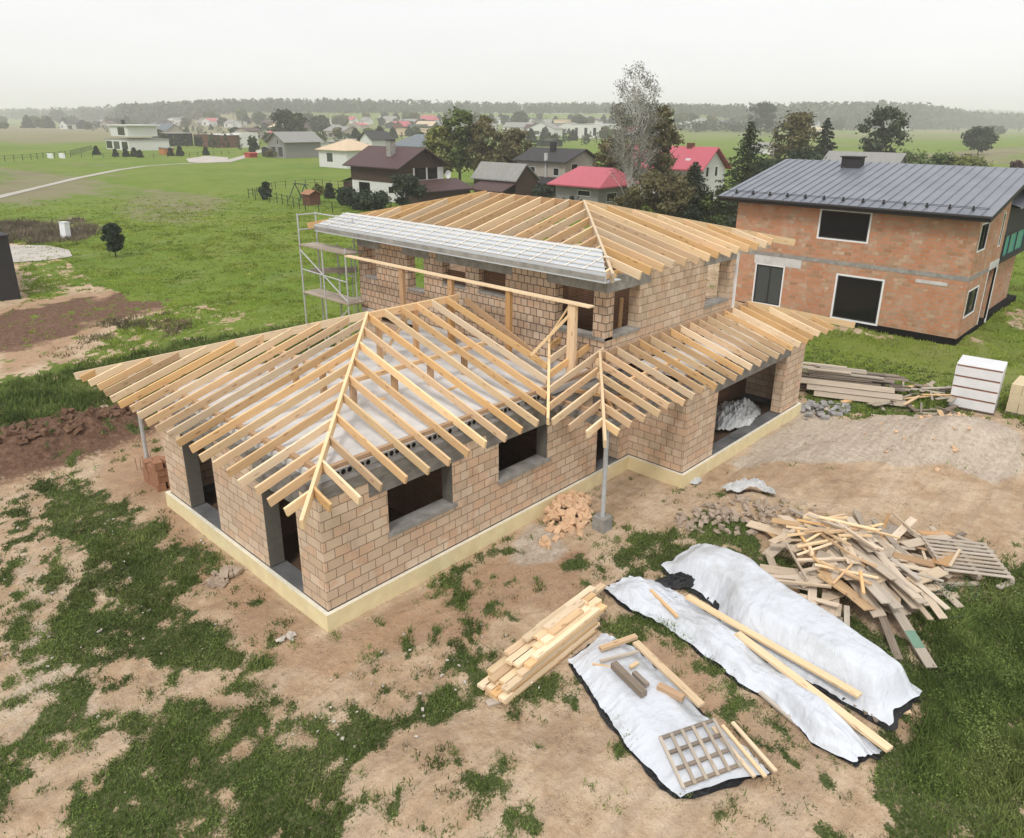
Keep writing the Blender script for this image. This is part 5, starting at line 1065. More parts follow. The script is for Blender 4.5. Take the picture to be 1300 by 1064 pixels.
B_=[ # (p0,p1,z0,z1,width,thick,mat,label)
 ((872,756),(1092,882),.36,.42,.17,.05,'pine_bright','longest new plank lying in the gap between the two larger white sheets'),
 ((936,803),(1130,950),.38,.36,.18,.06,'pine_bright','new plank on the narrow crumpled sheet, its end at the bottom right corner'),
 ((826,748),(860,782),.26,.26,.07,.05,'pine','short brown lath on the upper end of the crumpled sheet'),
 ((965,878),(1020,925),.12,.08,.09,.04,'grey_wood','weathered lath along the lower edge of the crumpled sheet'),
 ((762,822),(808,806),.36,.36,.12,.07,'pine','short timber at the top end of the lowest white sheet'),
 ((762,838),(810,826),.33,.33,.06,.05,'grey_wood','thin grey batten just below the short timber on the lowest sheet'),
 ((807,814),(891,894),.36,.34,.16,.06,'pine_bright','wide new plank across the lowest white sheet beside its right edge'),
 ((779,840),(818,878),.46,.44,.14,.13,'old_wood','thick dark old beam on the lowest white sheet'),
 ((836,868),(868,884),.38,.38,.14,.10,'pine_orange','tan block half under the wide plank on the lowest sheet'),
 ((805,852),(822,868),.42,.42,.10,.07,'old_wood','small dark block beside the thick old beam'),
 ((752,842),(776,846),.25,.25,.04,.03,'pine','thin pale lath left of the thick old beam'),
 ((800,846),(810,840),.36,.36,.07,.05,'pine_bright','tiny pale offcut on top of the thick old beam'),
 ((905,922),(958,985),.32,.30,.07,.04,'pine_bright','first bright lath across the lattice frame'),
 ((917,920),(972,985),.33,.30,.07,.04,'pine_bright','second bright lath across the lattice frame'),
 ((930,916),(985,978),.30,.28,.07,.04,'pine_bright','rightmost bright lath beside the lattice frame'),
 ((1100,870),(1110,878),.10,.1,.12,.04,'pine_bright','small board end on the grass at the near end of the large sheet'),
 ((1138,900),(1156,902),.08,.08,.14,.05,'pine_bright','pale offcut on the grass at the open end of the large sheet'),
]
for (a,b_,z0,z1,w_,th,mt,lb) in B_: board('board',gz(*a,z0),gz(*b_,z1),w_,th,mt,lb,'board')
# lattice frame on the lowest sheet
LF=thing('lattice_frame','grey lath lattice lying on the lowest white sheet near the bottom edge','frame',tuple(gz(880,940,.3)))
c0,c1,c2=gz(838,935,.42),gz(906,912,.40),gz(868,1000,.40)
e1=(c1-c0); e2=(c2-c0)
for k in range(6): board('slat',c0+e1*(k/5),c0+e1*(k/5)+e2,.06,.025,'grey_wood',parent=None).parent=LF
for k in range(4): board('cross_slat',c0+e2*(k/3.2)+Vector((0,0,-.028)),c0+e2*(k/3.2)+e1*1.02+Vector((0,0,-.028)),.07,.03,'old_wood').parent=LF
for ch in LF.children: ch.matrix_parent_inverse=LF.matrix_world.inverted() if False else Matrix.Translation(-LF.location)
# laths between the two sheets
for k in range(6):
    a=gz(1048+k*13,868+k*9.5,.10); board('lath',a,a+Vector((.45,.38,0)),.07,.03,'old_wood','grey lath in the ladder of short laths under the long planks','lath','short laths between the covered stacks')
for (a,b_,w_,mt,lb) in (((300,568),(318,556),.04,'wall_dark','dark steel bar lying on the slab under the left rafters'),((352,516),(372,509),.04,'wall_dark','short dark steel bar near the middle posts of the slab'),((332,532),(352,524),.10,'grey_wood','pale offcut on the slab left of the near hip'),((470,508),(490,505),.1,'pine','small tan offcut lying on the slab beside a post'),((395,478),(420,470),.12,'grey_wood','pale short board on the slab below the left slope'),((560,498),(590,486),.09,'pine','thin board on the slab behind the long wall')):
    board('board' if 'dark' not in lb else 'steel_bar',G(*a,3.23),G(*b_,3.23),w_,.03,mt,lb,'board' if 'dark' not in lb else 'steel bar')
# ---- scrap timber heap
hc=G(1085,735); hu=(G(1190,850)-G(1010,655)); hu.z=0; hL=hu.length; hu.normalize(); hv=Vector((-hu.y,hu.x,0))
def heapz(p): 
    d=p-G(1060,725); return GZ+.75*math.exp(-((d.dot(hu))/1.9)**2-((d.dot(hv))/1.25)**2)
def heapb(px,py,ang,L,w_,th,mt,lift,lb,grp,name='board'):
    c=G(px,py); a=Vector((math.cos(ang),math.sin(ang),0)); p=c-a*L/2; q=c+a*L/2; zc=heapz(c)
    za=.45*heapz(p)+.55*zc; zb=.45*heapz(q)+.55*zc
    p.z=max(GZ+.03,za)+lift+jit(.05); q.z=max(GZ+.03,zb)+lift+jit(.05)
    return board(name,p,q,w_,th,mt,lb,'board',grp,tilt=R.uniform(-.25,.25))
base_a=math.atan2(hu.y,hu.x)
for k in range(17):
    f=k/16; px=1068+f*95+R.uniform(-14,14); py=738-f*5+R.uniform(-22,22)
    heapb(px,py,base_a+R.gauss(0,.16),R.uniform(2.2,3.7),R.choice([.14,.18,.24]),.03,R.choice(['grey_wood','heap_wood','heap_wood']),.22+.016*(k%8),'long weathered board running down through the scrap timber heap','long boards in the scrap heap')
for k in range(62):
    px,py=R.uniform(968,1140),R.uniform(680,780)
    heapb(px,py,R.uniform(0,3.14),R.uniform(.7,1.6),R.choice([.14,.2,.3,.38]),.03,R.choice(['grey_wood','heap_wood','heap_wood','heap_wood','pine']),.0+.005*k,'broken flat board in the lower layers of the scrap timber heap','broken boards in the scrap heap')
for k in range(40):
    px,py=R.gauss(1052,26),R.gauss(728,20)
    heapb(px,py,R.gauss(base_a+.9,.8),R.uniform(.6,1.7),R.uniform(.04,.09),R.uniform(.03,.06),R.choice(['pine','pine_bright','heap_wood','pine_bright']),.34+.006*k,'fresh yellow batten tossed on top of the scrap timber heap','fresh battens on the scrap heap')
for k in range(46):
    px,py=R.uniform(1115,1215),R.uniform(680,760)
    heapb(px,py,R.uniform(0,3.14),R.uniform(.6,1.7),R.choice([.07,.14,.2,.3]),.03,R.choice(['grey_wood','heap_wood','heap_wood','pine_orange','heap_wood']),.03+.008*k,'broken board in the tangle between the scrap heap and the white slatted pallet','boards beside the slatted pallet')
for (x0,y0,x1,y1,w_,mt,lb) in ((1098,752,1182,852,.24,'grey_wood','longest grey board with a green end, reaching from the scrap heap to the grass'),(1020,668,1100,752,.2,'grey_wood','wide grey board on the upper side of the scrap heap'),(1085,655,1150,790,.15,'grey_wood','straight grey board crossing the right side of the scrap heap'),(1030,790,1068,800,.5,'grey_wood','flat sheet of board at the lower edge of the scrap heap'),(1010,735,1052,722,.26,'pine','tan wide plank at the left side of the scrap heap'),(1112,790,1140,842,.18,'old_wood','dull grey board lying on the grass below the scrap heap'),(1072,786,1074,812,.12,'grey_wood','short upright-looking board stub at the lower tip of the scrap heap'),(1000,655,1050,690,.13,'grey_wood','grey board at the top left corner of the scrap heap')):
    p,q=G(x0,y0),G(x1,y1); p.z=heapz(p)+.18; q.z=heapz(q)+.08; bo=board('board',p,q,w_,.035,mt,lb,'board')
    if 'green' in lb:
        L=(q-p).length; mm=MB(); mm.box(L*.17,L*.33,-w_/2+.004,w_/2-.004,.001,.0045); plain('green_paint',(.16,.27,.20),.8,.2,.1,5); pp=obj('green_paint_patch',mm,'green_paint',None); pp.parent=bo
# green wire tangle
mb=MB(); wc=G(1172,758)
for k in range(44):
    a0=R.uniform(0,6.28); r_=R.uniform(.2,.75); c=wc+Vector((jit(.35),jit(.45),0)); pr=None; tw=R.uniform(1.2,3.4)
    for j in range(11):
        a=a0+j/10*tw; p=Vector((c.x+math.cos(a)*r_,c.y+math.sin(a)*r_*.7,GZ+.06+.38*abs(math.sin(j/10*3.1+k))*(.5+.5*math.sin(k*3.)))); 
        if pr: mb.tube(pr,p,.006,n=3,cap=False)
        pr=p
tag(obj('wire_tangle',mb,'wire',None,org=(wc.x,wc.y,GZ)),'tangle of dark green fence wire on the grass below the scrap boards','wire')
# pallet builder (local coordinates)
def pallet(name,label,loc,rz,mat='grey_wood',W_=1.3,D_=1.0,ns=8,cat='pallet',group=None,tilt=(0,0)):
    t_=thing(name,label,cat,loc,group,local=True); t_.rotation_euler=(tilt[0],tilt[1],rz)
    for k in range(ns):
        mb=MB(); y=-D_/2+(k+.5)*D_/ns; mb.beam((-W_/2,y,.13),(W_/2,y,.13),D_/ns*.55,.022); obj('deck_slat',mb,mat,t_)
    for x in (-W_/2+.05,0,W_/2-.05): mb=MB(); mb.beam((x,-D_/2,.107),(x,D_/2,.107),.09,.09); obj('bearer',mb,mat,t_)
    for x in (-W_/2+.05,0,W_/2-.05): mb=MB(); mb.beam((x,-D_/2,.016),(x,D_/2,.016),.09,.016); obj('bottom_board',mb,mat,t_)
    return t_
pc=G(1222,722); pallet('pallet','pale slatted pallet frame lying flat at the right end of the scrap heap',(pc.x,pc.y,GZ+.25),base_a+1.35,'grey_wood',1.65,1.6,9,tilt=(.05,.06))
for (a,b_,lb) in (((1185,688),(1225,676),'reddish old board above the slatted pallet'),((1215,680),(1262,700),'grey board behind the upper edge of the slatted pallet'),((1240,700),(1268,712),'short brown board at the upper right of the slatted pallet'),((1150,672),(1180,690),'pale plank left above the slatted pallet'),((1268,745),(1285,738),'small stick on the grass right of the slatted pallet')): board('board',gz(*a,.18),gz(*b_,.14),.14,.04,'old_wood' if 'red' in lb or 'brown' in lb else 'grey_wood',lb,'board')
# ---- broken bricks
chunks=[]
def chunk(mat,seed):
    rs=random.Random(seed); mb=MB(); a,b_,c=rs.uniform(.09,.15),rs.uniform(.06,.11),rs.uniform(.03,.06)
    P=[Vector((sx_*a*rs.uniform(.65,1.1),sy*b_*rs.uniform(.65,1.1),sz*c*rs.uniform(.7,1.1))) for sz in (-1,1) for sy in (-1,1) for sx_ in (-1,1)]
    for q in ((0,2,3,1),(4,5,7,6),(0,1,5,4),(2,6,7,3),(0,4,6,2),(1,3,7,5)): mb.quad([P[k] for k in q])
    me_=obj('broken_brick',mb,mat); return me_
def heap_of(name,mat,cx,cy,rx,ry,hh,n,smin,smax,label,cat,group,ang=0,zfl=.4):
    cs=G(cx,cy); srcs=[]
    for k in range(6): o=chunk(mat,k*7+int(cx)); srcs.append(o.data); bpy.data.objects.remove(o)
    for k in range(n):
        r_=R.random()**.55; a=R.random()*6.283; u,v=r_*math.cos(a)*rx,r_*math.sin(a)*ry; x=cs.x+u*math.cos(ang)-v*math.sin(ang); y=cs.y+u*math.sin(ang)+v*math.cos(ang)
        z=h1(x,y)+hh*(1-r_**1.5)*R.uniform(.55,1.02)+.03; s_=R.uniform(smin,smax)
        o=bpy.data.objects.new(name,srcs[k%6]); link(o); o.location=(x,y,z); o.rotation_euler=(R.gauss(0,zfl),R.gauss(0,zfl),R.random()*6.28); o.scale=(s_,s_,s_)
        tag(o,label,cat,group)
heap_of('broken_brick','broken_brick',722,652,1.15,.62,.50,150,.75,1.5,'broken pale orange brick piece in the pile against the plinth beside the steel column','brick','broken bricks piled by the steel column',.45,.6)
heap_of('broken_brick','broken_brick',722,672,1.2,.5,.03,16,.7,1.5,'scattered pale brick piece on the dirt in front of the brick pile','brick','brick pieces scattered before the pile',.1,.15)
heap_of('rubble_piece','rubble',925,662,1.6,.75,.10,130,.35,1.2,'dusty rubble piece on the low mound below the crumpled plastic','rubble','rubble on the low mound',-.7,.5)
heap_of('rubble_piece','rubble',283,735,.55,.35,.08,34,.4,1.2,'thin broken shard in the small flat heap near the left plinth','rubble','shards near the left plinth',.2,.25)
heap_of('stone','stone_pale',364,812,.22,.14,.05,9,.5,.95,'small pale or grey stone in the tiny cluster before the near plinth corner','stone','stones before the near corner',0,.6)
heap_of('rubble_piece','stone',1035,522,1.5,.8,.16,70,.5,1.5,'grey concrete lump in the gravel beside the far garage pier','rubble','concrete lumps beside the garage pier',-.5,.6)
heap_of('rubble_piece','rubble',1010,650,.9,.6,.02,24,.3,.9,'pebble-sized lump on the sand between the mound and the scrap heap','rubble','lumps between mound and scrap heap',-.5,.6)
heap_of('rubble_piece','broken_brick',1180,560,3.5,2.0,.01,30,.3,.8,'small lump scattered over the pale gravel bank','rubble','lumps over the gravel bank',0,.6)
heap_of('stone','stone_pale',60,760,4,5,.01,50,.12,.35,'small pale stone on the bare patch at the left edge','stone','stones on the left bare patch',0,.5)
heap_of('stone','stone_pale',520,880,2.8,1.6,.01,36,.12,.38,'small pale stone in the grass and sand along the bottom','stone','stones along the bottom',0,.5)
heap_of('clod','soil_clod' if 'soil_clod' in MATS else 'rust',95,555,3.4,1.3,.0,200,.5,1.6,'reddish clod on the brown earth bank left of the house','clod','clods on the earth bank',.15,.7)
# crumpled plastic
def crumple(name,label,px,py,rx,ry,hh,mat,ang=0,cat='plastic sheet',z0=None,seed=1):
    c=G(px,py) if z0 is None else Vector((px,py,z0)); n=44; U,V=np.meshgrid(np.linspace(-1,1,n+1),np.linspace(-1,1,n+1),indexing='ij'); r_=np.hypot(U,V)
    rr=1+.35*(vnoise(np.arctan2(V,U)*1.6+seed+9,U*0+seed)-.5); f=np.maximum(0,1-(r_/1.25)**2.2); nz_=fbm(U*3+seed,V*3+seed,4); rid=np.abs(fbm(U*5+seed*2,V*5+3,3)-.5)
    x,y=U*rx*rr,V*ry*rr; X_=c.x+x*math.cos(ang)-y*math.sin(ang); Y_=c.y+x*math.sin(ang)+y*math.cos(ang); zb=Hh(X_,Y_) if z0 is None else z0+0*X_
    P_=np.stack([X_,Y_,zb+.015+hh*f*(.35+1.1*nz_)+hh*1.3*rid*f],-1); k=(r_[:-1,:-1]<1.1)
    return tag(gridmesh(name,P_,mat,None,(c.x,c.y,c.z),False,k),label,cat)
crumple('plastic_sheet','crumpled clear plastic sheet on top of the rubble mound',950,632,.85,.35,.34,'plastic',-.75,seed=3)
crumple('plastic_sheet','heap of grey plastic sheeting on the garage floor inside the wide opening',17.3,-.7,1.5,.75,.5,'plastic',.2,z0=-.2,seed=5)
crumple('plastic_sheet','small scrap of clear plastic against the garage corner plinth',884,612,.25,.12,.1,'plastic',0,seed=8)
crumple('plastic_sheet','black sheet bunched up between the two larger white sheets',866,742,.6,.28,.2,'tarp_black',-.8,seed=11)
# ---- weathered plank stack beyond the garage
pa=G(1010,497); pb=G(1135,512); da=(pb-pa).normalized(); db=Vector((-da.y,da.x,0)); pl_=(pb-pa).length
for lay in range(13):
    for c_ in range(4):
        st=R.uniform(-.3,.5)+lay*.03; Lb=pl_*R.uniform(.72,.98)-max(0,lay-9)*.4; o_=pa+da*st+db*(.2+c_*.24+jit(.04))+Vector((0,0,.12+lay*.078))
        board('plank',o_,o_+da*Lb+Vector((0,0,jit(.04))),.22,.05,'old_wood' if lay<11 else 'grey_wood','weathered plank in the long dark stack beyond the garage','plank','weathered planks stacked beyond the garage')
for k in range(3):
    o_=pa+da*(.1+k*.3)+db*(-.25-.16*k)+Vector((0,0,.62-.2*k)); board('plank',o_,o_+da*3.6,.26,.03,'slab' if False else 'grey_wood','pale plank leaning on the near side of the weathered stack','plank','pale planks leaning on the weathered stack',tilt=.7)
board('board',gz(1070,510,.12),gz(1098,502,.12),.2,.08,'pine','thick short timber on the grass before the weathered stack','timber')
for (a,b_,lb) in (((1112,505),(1122,520),'short pale board on the grass between the plank stack and the gravel'),((1106,526),(1132,530),'light strip of board at the gravel edge'),((1048,520),(1052,515),'tiny block at the gravel edge'),((1180,518),(1214,524),'board lying before the wrapped block pallet')): board('board',gz(*a,.06),gz(*b_,.06),.14,.05,'grey_wood',lb,'board')
sc_=G(1172,512)
for k in range(44):
    a=R.gauss(-.35,.8); L=R.uniform(.7,1.9); c=sc_+Vector((jit(1.3),jit(1.0),0)); v=Vector((math.cos(a),math.sin(a),0))*L/2; z=GZ+.1+.6*math.exp(-((c-sc_).length/1.1)**2)*R.random()+.004*k
    board('board',Vector((c.x,c.y,z))-v+Vector((0,0,jit(.12))),Vector((c.x,c.y,z))+v,R.choice([.08,.12,.18]),.03,R.choice(['grey_wood','old_wood','grey_wood','pine']),'short grey board in the loose heap between the plank stack and the wrapped pallet','board','boards in the heap before the wrapped pallet')
board('board',gz(1130,508,.05),gz(1133,478,.5),.12,.05,'grey_wood','upright grey board leaning at the end of the weathered plank stack','board')
# wrapped block pallet
wp=G(1236,524); WP=thing('block_pallet','pallet of blocks wrapped in white film with red-brown bands, at the gravel edge','block pallet',(wp.x+.7,wp.y+.2,GZ),local=True); WP.rotation_euler=(0,0,.1); WP.scale=(1.25,1.6,.94)
mb=MB(); 
for x in (-.5,0,.5): mb.box(x-.05,x+.05,-.5,.5,0,.1)
mb.box(-.6,.6,-.5,.5,.1,.13); obj('pallet_base',mb,'old_wood',WP)
for k in range(4):
    z=.131+k*.46; mb=MB(); mb.box(-.575,.575,-.475,.475,z,z+.458); obj('block_tier',mb,'brick_inner_shaded' if False else 'rust_block',WP) if 'rust_block' in MATS else obj('block_tier',mb,'broken_brick',WP)
    mb=MB(); mb.box(-.585-.004*k,.585+.004*k,-.485-.003*k,.485+.003*k,z+.01,z+.39); obj('film_wrap',mb,'blockwrap',WP)
mb=MB(); mb.box(-.59,.59,-.49,.49,1.972,2.0); obj('film_top',mb,'blockwrap',WP)
# cream block stack at the right edge
for (i,j,k) in [(i,j,k) for k in range(3) for i in range(3) for j in range(3)]+[(1,0,3)]:
    bp=G(1290,528); mb=MB(); mb.box(-.24,.24,-.19,.19,0,.37); 
    if (i,j,k)==(0,0,0): cb0=tag(obj('block',mb,'block_cream',None,org=None),'cream cellular block in the cubic stack at the right edge','block','cream blocks stacked at the right edge')
    c_=cb0 if (i,j,k)==(0,0,0) else dup(cb0,(0,0,0)); c_.location=(bp.x+.2+i*.495,bp.y-.6+j*.395,GZ+.12+k*.378); c_.rotation_euler=(0,0,jit(.02))
    if k==3: c_['label']='single loose cream block lying on top of the cubic block stack'; del c_['group']
pallet('pallet','dark pallet under the cream blocks at the right edge',(bp.x+.7,bp.y-.2,GZ-.01),0,'old_wood',1.5,1.2,6)
# red bricks by the left column
for q,(i,j,k) in enumerate([(i,j,k) for k in range(4) for i in range(2) for j in range(3) if not(k==3 and j)]):
    mb=MB(); mb.box(-.125,.125,-.18,.18,0,.235)
    if q==0: cb1=tag(obj('block',mb,'brickblock_red' if 'brickblock_red' in MATS else 'broken_brick',None),'reddish hollow block in the small stack beside the left steel column','block','reddish blocks beside the left column')
    c_=cb1 if q==0 else dup(cb1,(0,0,0)); bb_=G(207,622); c_.location=(bb_.x+i*.27+jit(.02),bb_.y+.1+j*.38+jit(.02),GZ+k*.24); c_.rotation_euler=(0,0,jit(.12))
# ---- scaffolding at the far left corner of the upper storey
SF=thing('scaffold','grey tubular scaffold with plank decks at the left end of the upper storey','scaffold',(9.6,13.4,GZ))
for (x0,y0,hh) in ((9.1,11.8,5.7),(9.1,15.0,6.75),(9.95,15.0,6.75),(9.95,12.4,6.75),(9.1,13.4,5.6),(9.95,13.6,5.6)):
    mb=MB(); mb.tube((x0,y0,GZ),(x0,y0,hh),.034,n=7); obj('upright',mb,'steel',SF)
for z in (5.52,3.55):
    for q in range(3):
        mb=MB(); mb.beam((9.18+q*.29,11.75,z),(9.18+q*.29,15.05,z),.26,.045); obj('deck',mb,'grey_wood',SF)
for (a,b_) in (((9.1,15,6.7),(9.95,15,6.7)),((9.1,15,6.1),(9.95,15,6.1)),((9.1,15,6.7),(9.1,15,6.7)),((9.1,15,5.3),(9.1,11.8,3.6)),((9.1,15,4.5),(9.1,11.8,4.4)),((9.95,15,6.7),(9.95,12.4,6.7)),((9.95,15,6.1),(9.95,12.4,6.1)),((9.1,15,3.4),(9.95,15,3.4)),((9.1,15,1.2),(9.1,11.8,3.3)),((9.95,15,4.4),(9.95,12.4,4.4)),((9.1,15,5.45),(9.95,15,5.45)),((9.1,11.8,5.45),(9.95,11.8,5.45)),((9.1,11.8,3.5),(9.95,11.8,3.5))):
    if Vector(a)!=Vector(b_): mb=MB(); mb.tube(a,b_,.028,n=6); obj('brace',mb,'steel',SF)
SF2=thing('scaffold','second scaffold bay with a low deck behind the upper storey corner','scaffold',(11.5,13.4,GZ))
for (x0,y0) in ((10.6,12.8),(12.8,12.8),(10.6,13.6),(12.8,13.6)): mb=MB(); mb.tube((x0,y0,GZ),(x0,y0,5.4),.026,n=7); obj('upright',mb,'steel',SF2)
for q in range(3): mb=MB(); mb.beam((10.4,12.85+q*.28,3.3),(13,12.85+q*.28,3.3),.26,.045); obj('deck',mb,'grey_wood',SF2)
mb=MB(); mb.tube((10.6,12.8,4.3),(12.8,12.8,4.3),.02); obj('brace',mb,'steel',SF2)
board('board',(9.3,14.6,4.55),(10.1,12.6,4.75),.2,.2,'old_wood','dark old beam hanging across the scaffold below its upper deck','beam')
# ---- playground, fences, small objects on the meadow
PG=G(382,254); SW=thing('swing_set','dark green wooden swing frame with crossed legs in the fenced garden','swing',(PG.x,PG.y,GZ))
for dy in (-1.4,1.4):
    for dx in (-1.1,1.1): mb=MB(); mb.tube((PG.x+dx,PG.y+dy,GZ),(PG.x,PG.y+dy*.9,GZ+2.2),.07,n=6); obj('leg',mb,'wire',SW)
mb=MB(); mb.tube((PG.x,PG.y-2.3,GZ+2.2),(PG.x,PG.y+1.5,GZ+2.2),.07,n=6); obj('crossbar',mb,'wire',SW)
mb=MB(); mb.box(PG.x-.12,PG.x+.12,PG.y-.3,PG.y+.3,GZ+.5,GZ+.54); mb.tube((PG.x,PG.y-.28,GZ+.5),(PG.x,PG.y-.28,GZ+2.2),.015,n=4); mb.tube((PG.x,PG.y+.28,GZ+.5),(PG.x,PG.y+.28,GZ+2.2),.015,n=4); obj('swing_seat',mb,'wall_dark',SW)
pq=G(396,260); PHs=thing('playhouse','small orange wooden playhouse beside the swing frame','playhouse',(pq.x,pq.y,GZ))
mb=MB(); body(mb,pq.x-.8,pq.x+.8,pq.y-.9,pq.y+.9,GZ,GZ+1.5,GZ+1.9,'y'); obj('wall',mb,'wall_rust',PHs); mb=MB(); roofgable(mb,pq.x-1,pq.x+1,pq.y-1.1,pq.y+1.1,GZ+1.45,GZ+1.95,'y',t_=.06); obj('roof',mb,'brickblock_red',PHs)
def fence(label,line,hh,mat='fence_dark',step=2.0,rails=(.9,.5),r_=.05):
    P_=[G(*p) for p in line]; t_=thing('fence',label,'fence',tuple(P_[0])); 
    for a,b_ in zip(P_,P_[1:]):
        n=max(1,int((b_-a).length/step))
        for k in range(n): q=a.lerp(b_,k/n); mb=MB(); mb.tube((q.x,q.y,q.z-.1),(q.x,q.y,q.z+hh),r_,n=5); obj('post',mb,mat,t_)
        for f in rails: mb=MB(); mb.tube((a.x,a.y,a.z+hh*f),(b_.x,b_.y,b_.z+hh*f),r_*.5,n=4); obj('rail',mb,mat,t_)
    return t_
fence('thin dark post fence around the garden with the swing',[(316,252),(352,258),(388,268),(440,272)],1.4)
fence('thin dark fence behind the swing, along the brown house garden',[(316,252),(350,240),(400,236),(440,240)],1.2)
fence('long dark post-and-wire fence across the far left meadow',[(-30,208),(40,203),(90,198),(118,190)],1.6,step=3.0,r_=.08)
fence('dark fence in front of the white villa garden',[(90,200),(160,201),(230,200),(300,196)],1.3,step=3.2,r_=.07)
ub=G(84,303); ubt=thing('utility_cabinet','small white cabinet standing in the brown weeds on the left','cabinet',(ub.x,ub.y,GZ),local=True); ubt.rotation_euler=(0,.06,.3)
mb=MB(); mb.box(-.25,.25,-.4,.4,0,1.5); obj('cabinet_body',mb,'trim_white',ubt); mb=MB(); mb.box(-.3,.3,-.45,.45,1.502,1.56); obj('cabinet_lid',mb,'trim_white',ubt)
for a in (63,78):
    q=G(a,201); mb=MB(); mb.box(q.x,q.x+.5,q.y-1.8,q.y+1.8,GZ,GZ+1.3); tag(obj('garden_wall',mb,'trim_white',None,org=(q.x,q.y,GZ)),'%s of the two low white wall pieces by the far left fence'%('left' if a==63 else 'right'),'wall')
up_=G(976,243); PO=thing('utility_pole','thin pale concrete pole between the spruce and the metal roof','utility pole',(up_.x,up_.y,GZ)); mb=MB(); mb.tube((up_.x,up_.y,GZ),(up_.x,up_.y,GZ+7.0),.14,.09,n=7); obj('pole',mb,'concrete',PO); mb=MB(); mb.tube((up_.x-.5,up_.y+.5,GZ+6.7),(up_.x+.5,up_.y-.5,GZ+6.7),.05,n=5); obj('crossarm',mb,'concrete',PO)
# ================================================================ GRASS, WEEDS, FLOWERS
def tufts(name,n,region,hfun,mat,keep,seed,wd=.012,blades=5,spread=.07,dmin=14,pw=1.3,lean=.5):
    rs=np.random.RandomState(seed); x=rs.uniform(region[0],region[1],n); y=rs.uniform(region[2],region[3],n)
    dep=(x-CX)*fw.x+(y-CY)*fw.y; px,py=PX(x,y,GZ+0*x)
    ok=(dep>2)&(px>-420)&(px<1720)&(py<1150); d=np.hypot(x-CX,y-CY); ok&=rs.rand(n)<np.minimum(1,(dmin/np.maximum(d,1))**pw)
    x,y,d=x[ok],y[ok],d[ok]; k=keep(x,y); ok=rs.rand(len(x))<k; x,y,d=x[ok],y[ok],d[ok]
    z=Hh(x,y); m_=len(x); hh=hfun(x,y)
    X_=np.repeat(x,blades)+rs.randn(m_*blades)*spread; Y_=np.repeat(y,blades)+rs.randn(m_*blades)*spread; Z_=np.repeat(z,blades)-.01; H_=np.repeat(hh,blades)*(.5+.7*rs.rand(m_*blades)); D_=np.repeat(d,blades)
    a=rs.rand(len(X_))*6.283; w_=wd*np.maximum(1,D_/13)*(.6+.8*rs.rand(len(X_))); le=rs.randn(len(X_),2)*lean*H_[:,None]
    P0=np.stack([X_-np.cos(a)*w_,Y_-np.sin(a)*w_,Z_],1); P1=np.stack([X_+np.cos(a)*w_,Y_+np.sin(a)*w_,Z_],1); P2=np.stack([X_+le[:,0],Y_+le[:,1],Z_+H_],1)
    V=np.stack([P0,P1,P2],1).reshape(-1,3); n_=len(X_)
    me=bpy.data.meshes.new(name); me.vertices.add(len(V)); me.vertices.foreach_set('co',V.astype(np.float32).ravel()); me.loops.add(n_*3); me.loops.foreach_set('vertex_index',np.arange(n_*3,dtype=np.int32)); me.polygons.add(n_); me.polygons.foreach_set('loop_start',(np.arange(n_)*3).astype(np.int32)); me.update()
    at=me.attributes.new('v','FLOAT','POINT'); vv=np.clip(fbm(X_*.9,Y_*.9)*1.3-.3+.5*rs.rand(n_),0,1); at.data.foreach_set('value',np.repeat(vv,3).astype(np.float32))
    me.materials.append(MATS[mat]); o=bpy.data.objects.new(name,me); link(o); o['kind']='stuff'; return o
gm_=lambda x,y: sstep(.35,.6,grassmask(x,y)+(fbm(x*5,y*5)-.5)*1.3)
tufts('grass',340000,(-12,30,-19,20),lambda x,y:.05+.13*fbm(x*.8+3,y*.8)**1.5+.05*sstep(.55,.7,fbm(x*.5,y*.5+9)),'blade',lambda x,y:gm_(x,y)*sstep(46,26,np.hypot(x-CX,y-CY)),11)
tufts('meadow_grass',330000,(2,120,-16,125),lambda x,y:.07+.12*fbm(x*.5,y*.5),'blade_meadow',lambda x,y:gm_(x,y)*(np.hypot(x-CX,y-CY)>24)*(.30+.7*sstep(.42,.6,fbm(x*.35,y*.35+4,5)))*sstep(130,70,np.hypot(x-CX,y-CY)),12,wd=.010,dmin=44,pw=.8,spread=.12)
def inpx(poly,w_=14):
    def f(x,y):
        px,py=PX(x,y,GZ+0*x); return inpoly(px+(fbm(x*.9,y*.9)-.5)*w_*4,py+(fbm(x*.9+50,y*.9)-.5)*w_*2,poly)*1.
    return f
RB=[(1150,790),(1215,745),(1262,735),(1420,700),(1420,1040),(1150,1000),(1165,900)]
tufts('tall_weeds',60000,(0,16,-20,-6),lambda x,y:.07+.36*fbm(x*1.6+5,y*1.6)**2.5*1.6,'blade',lambda x,y:inpx(RB,10)(x,y)*(.35+.65*sstep(.4,.6,fbm(x*1.3,y*1.3+4))),13,wd=.013,blades=7,spread=.06)
tufts('tall_weeds',60000,(-6,20,12,40),lambda x,y:.14+.3*fbm(x*.7+5,y*.7),'blade',lambda x,y:np.maximum(inpx([(0,490),(110,460),(250,430),(430,410),(420,450),(170,520),(130,515),(60,540),(0,560)],8)(x,y)*.6,0),14,dmin=30,wd=.012,spread=.1)
tufts('dry_grass',90000,(0,45,15,60),lambda x,y:.08+.22*fbm(x*.4+5,y*.4),'blade_dry',lambda x,y:inpx([(60,455),(90,430),(150,402),(215,395),(240,412),(210,430),(150,440),(100,452)],8)(x,y)*.6*sstep(.4,.55,fbm(x*.8,y*.8)),15,dmin=40,wd=.010,spread=.14,pw=.8)
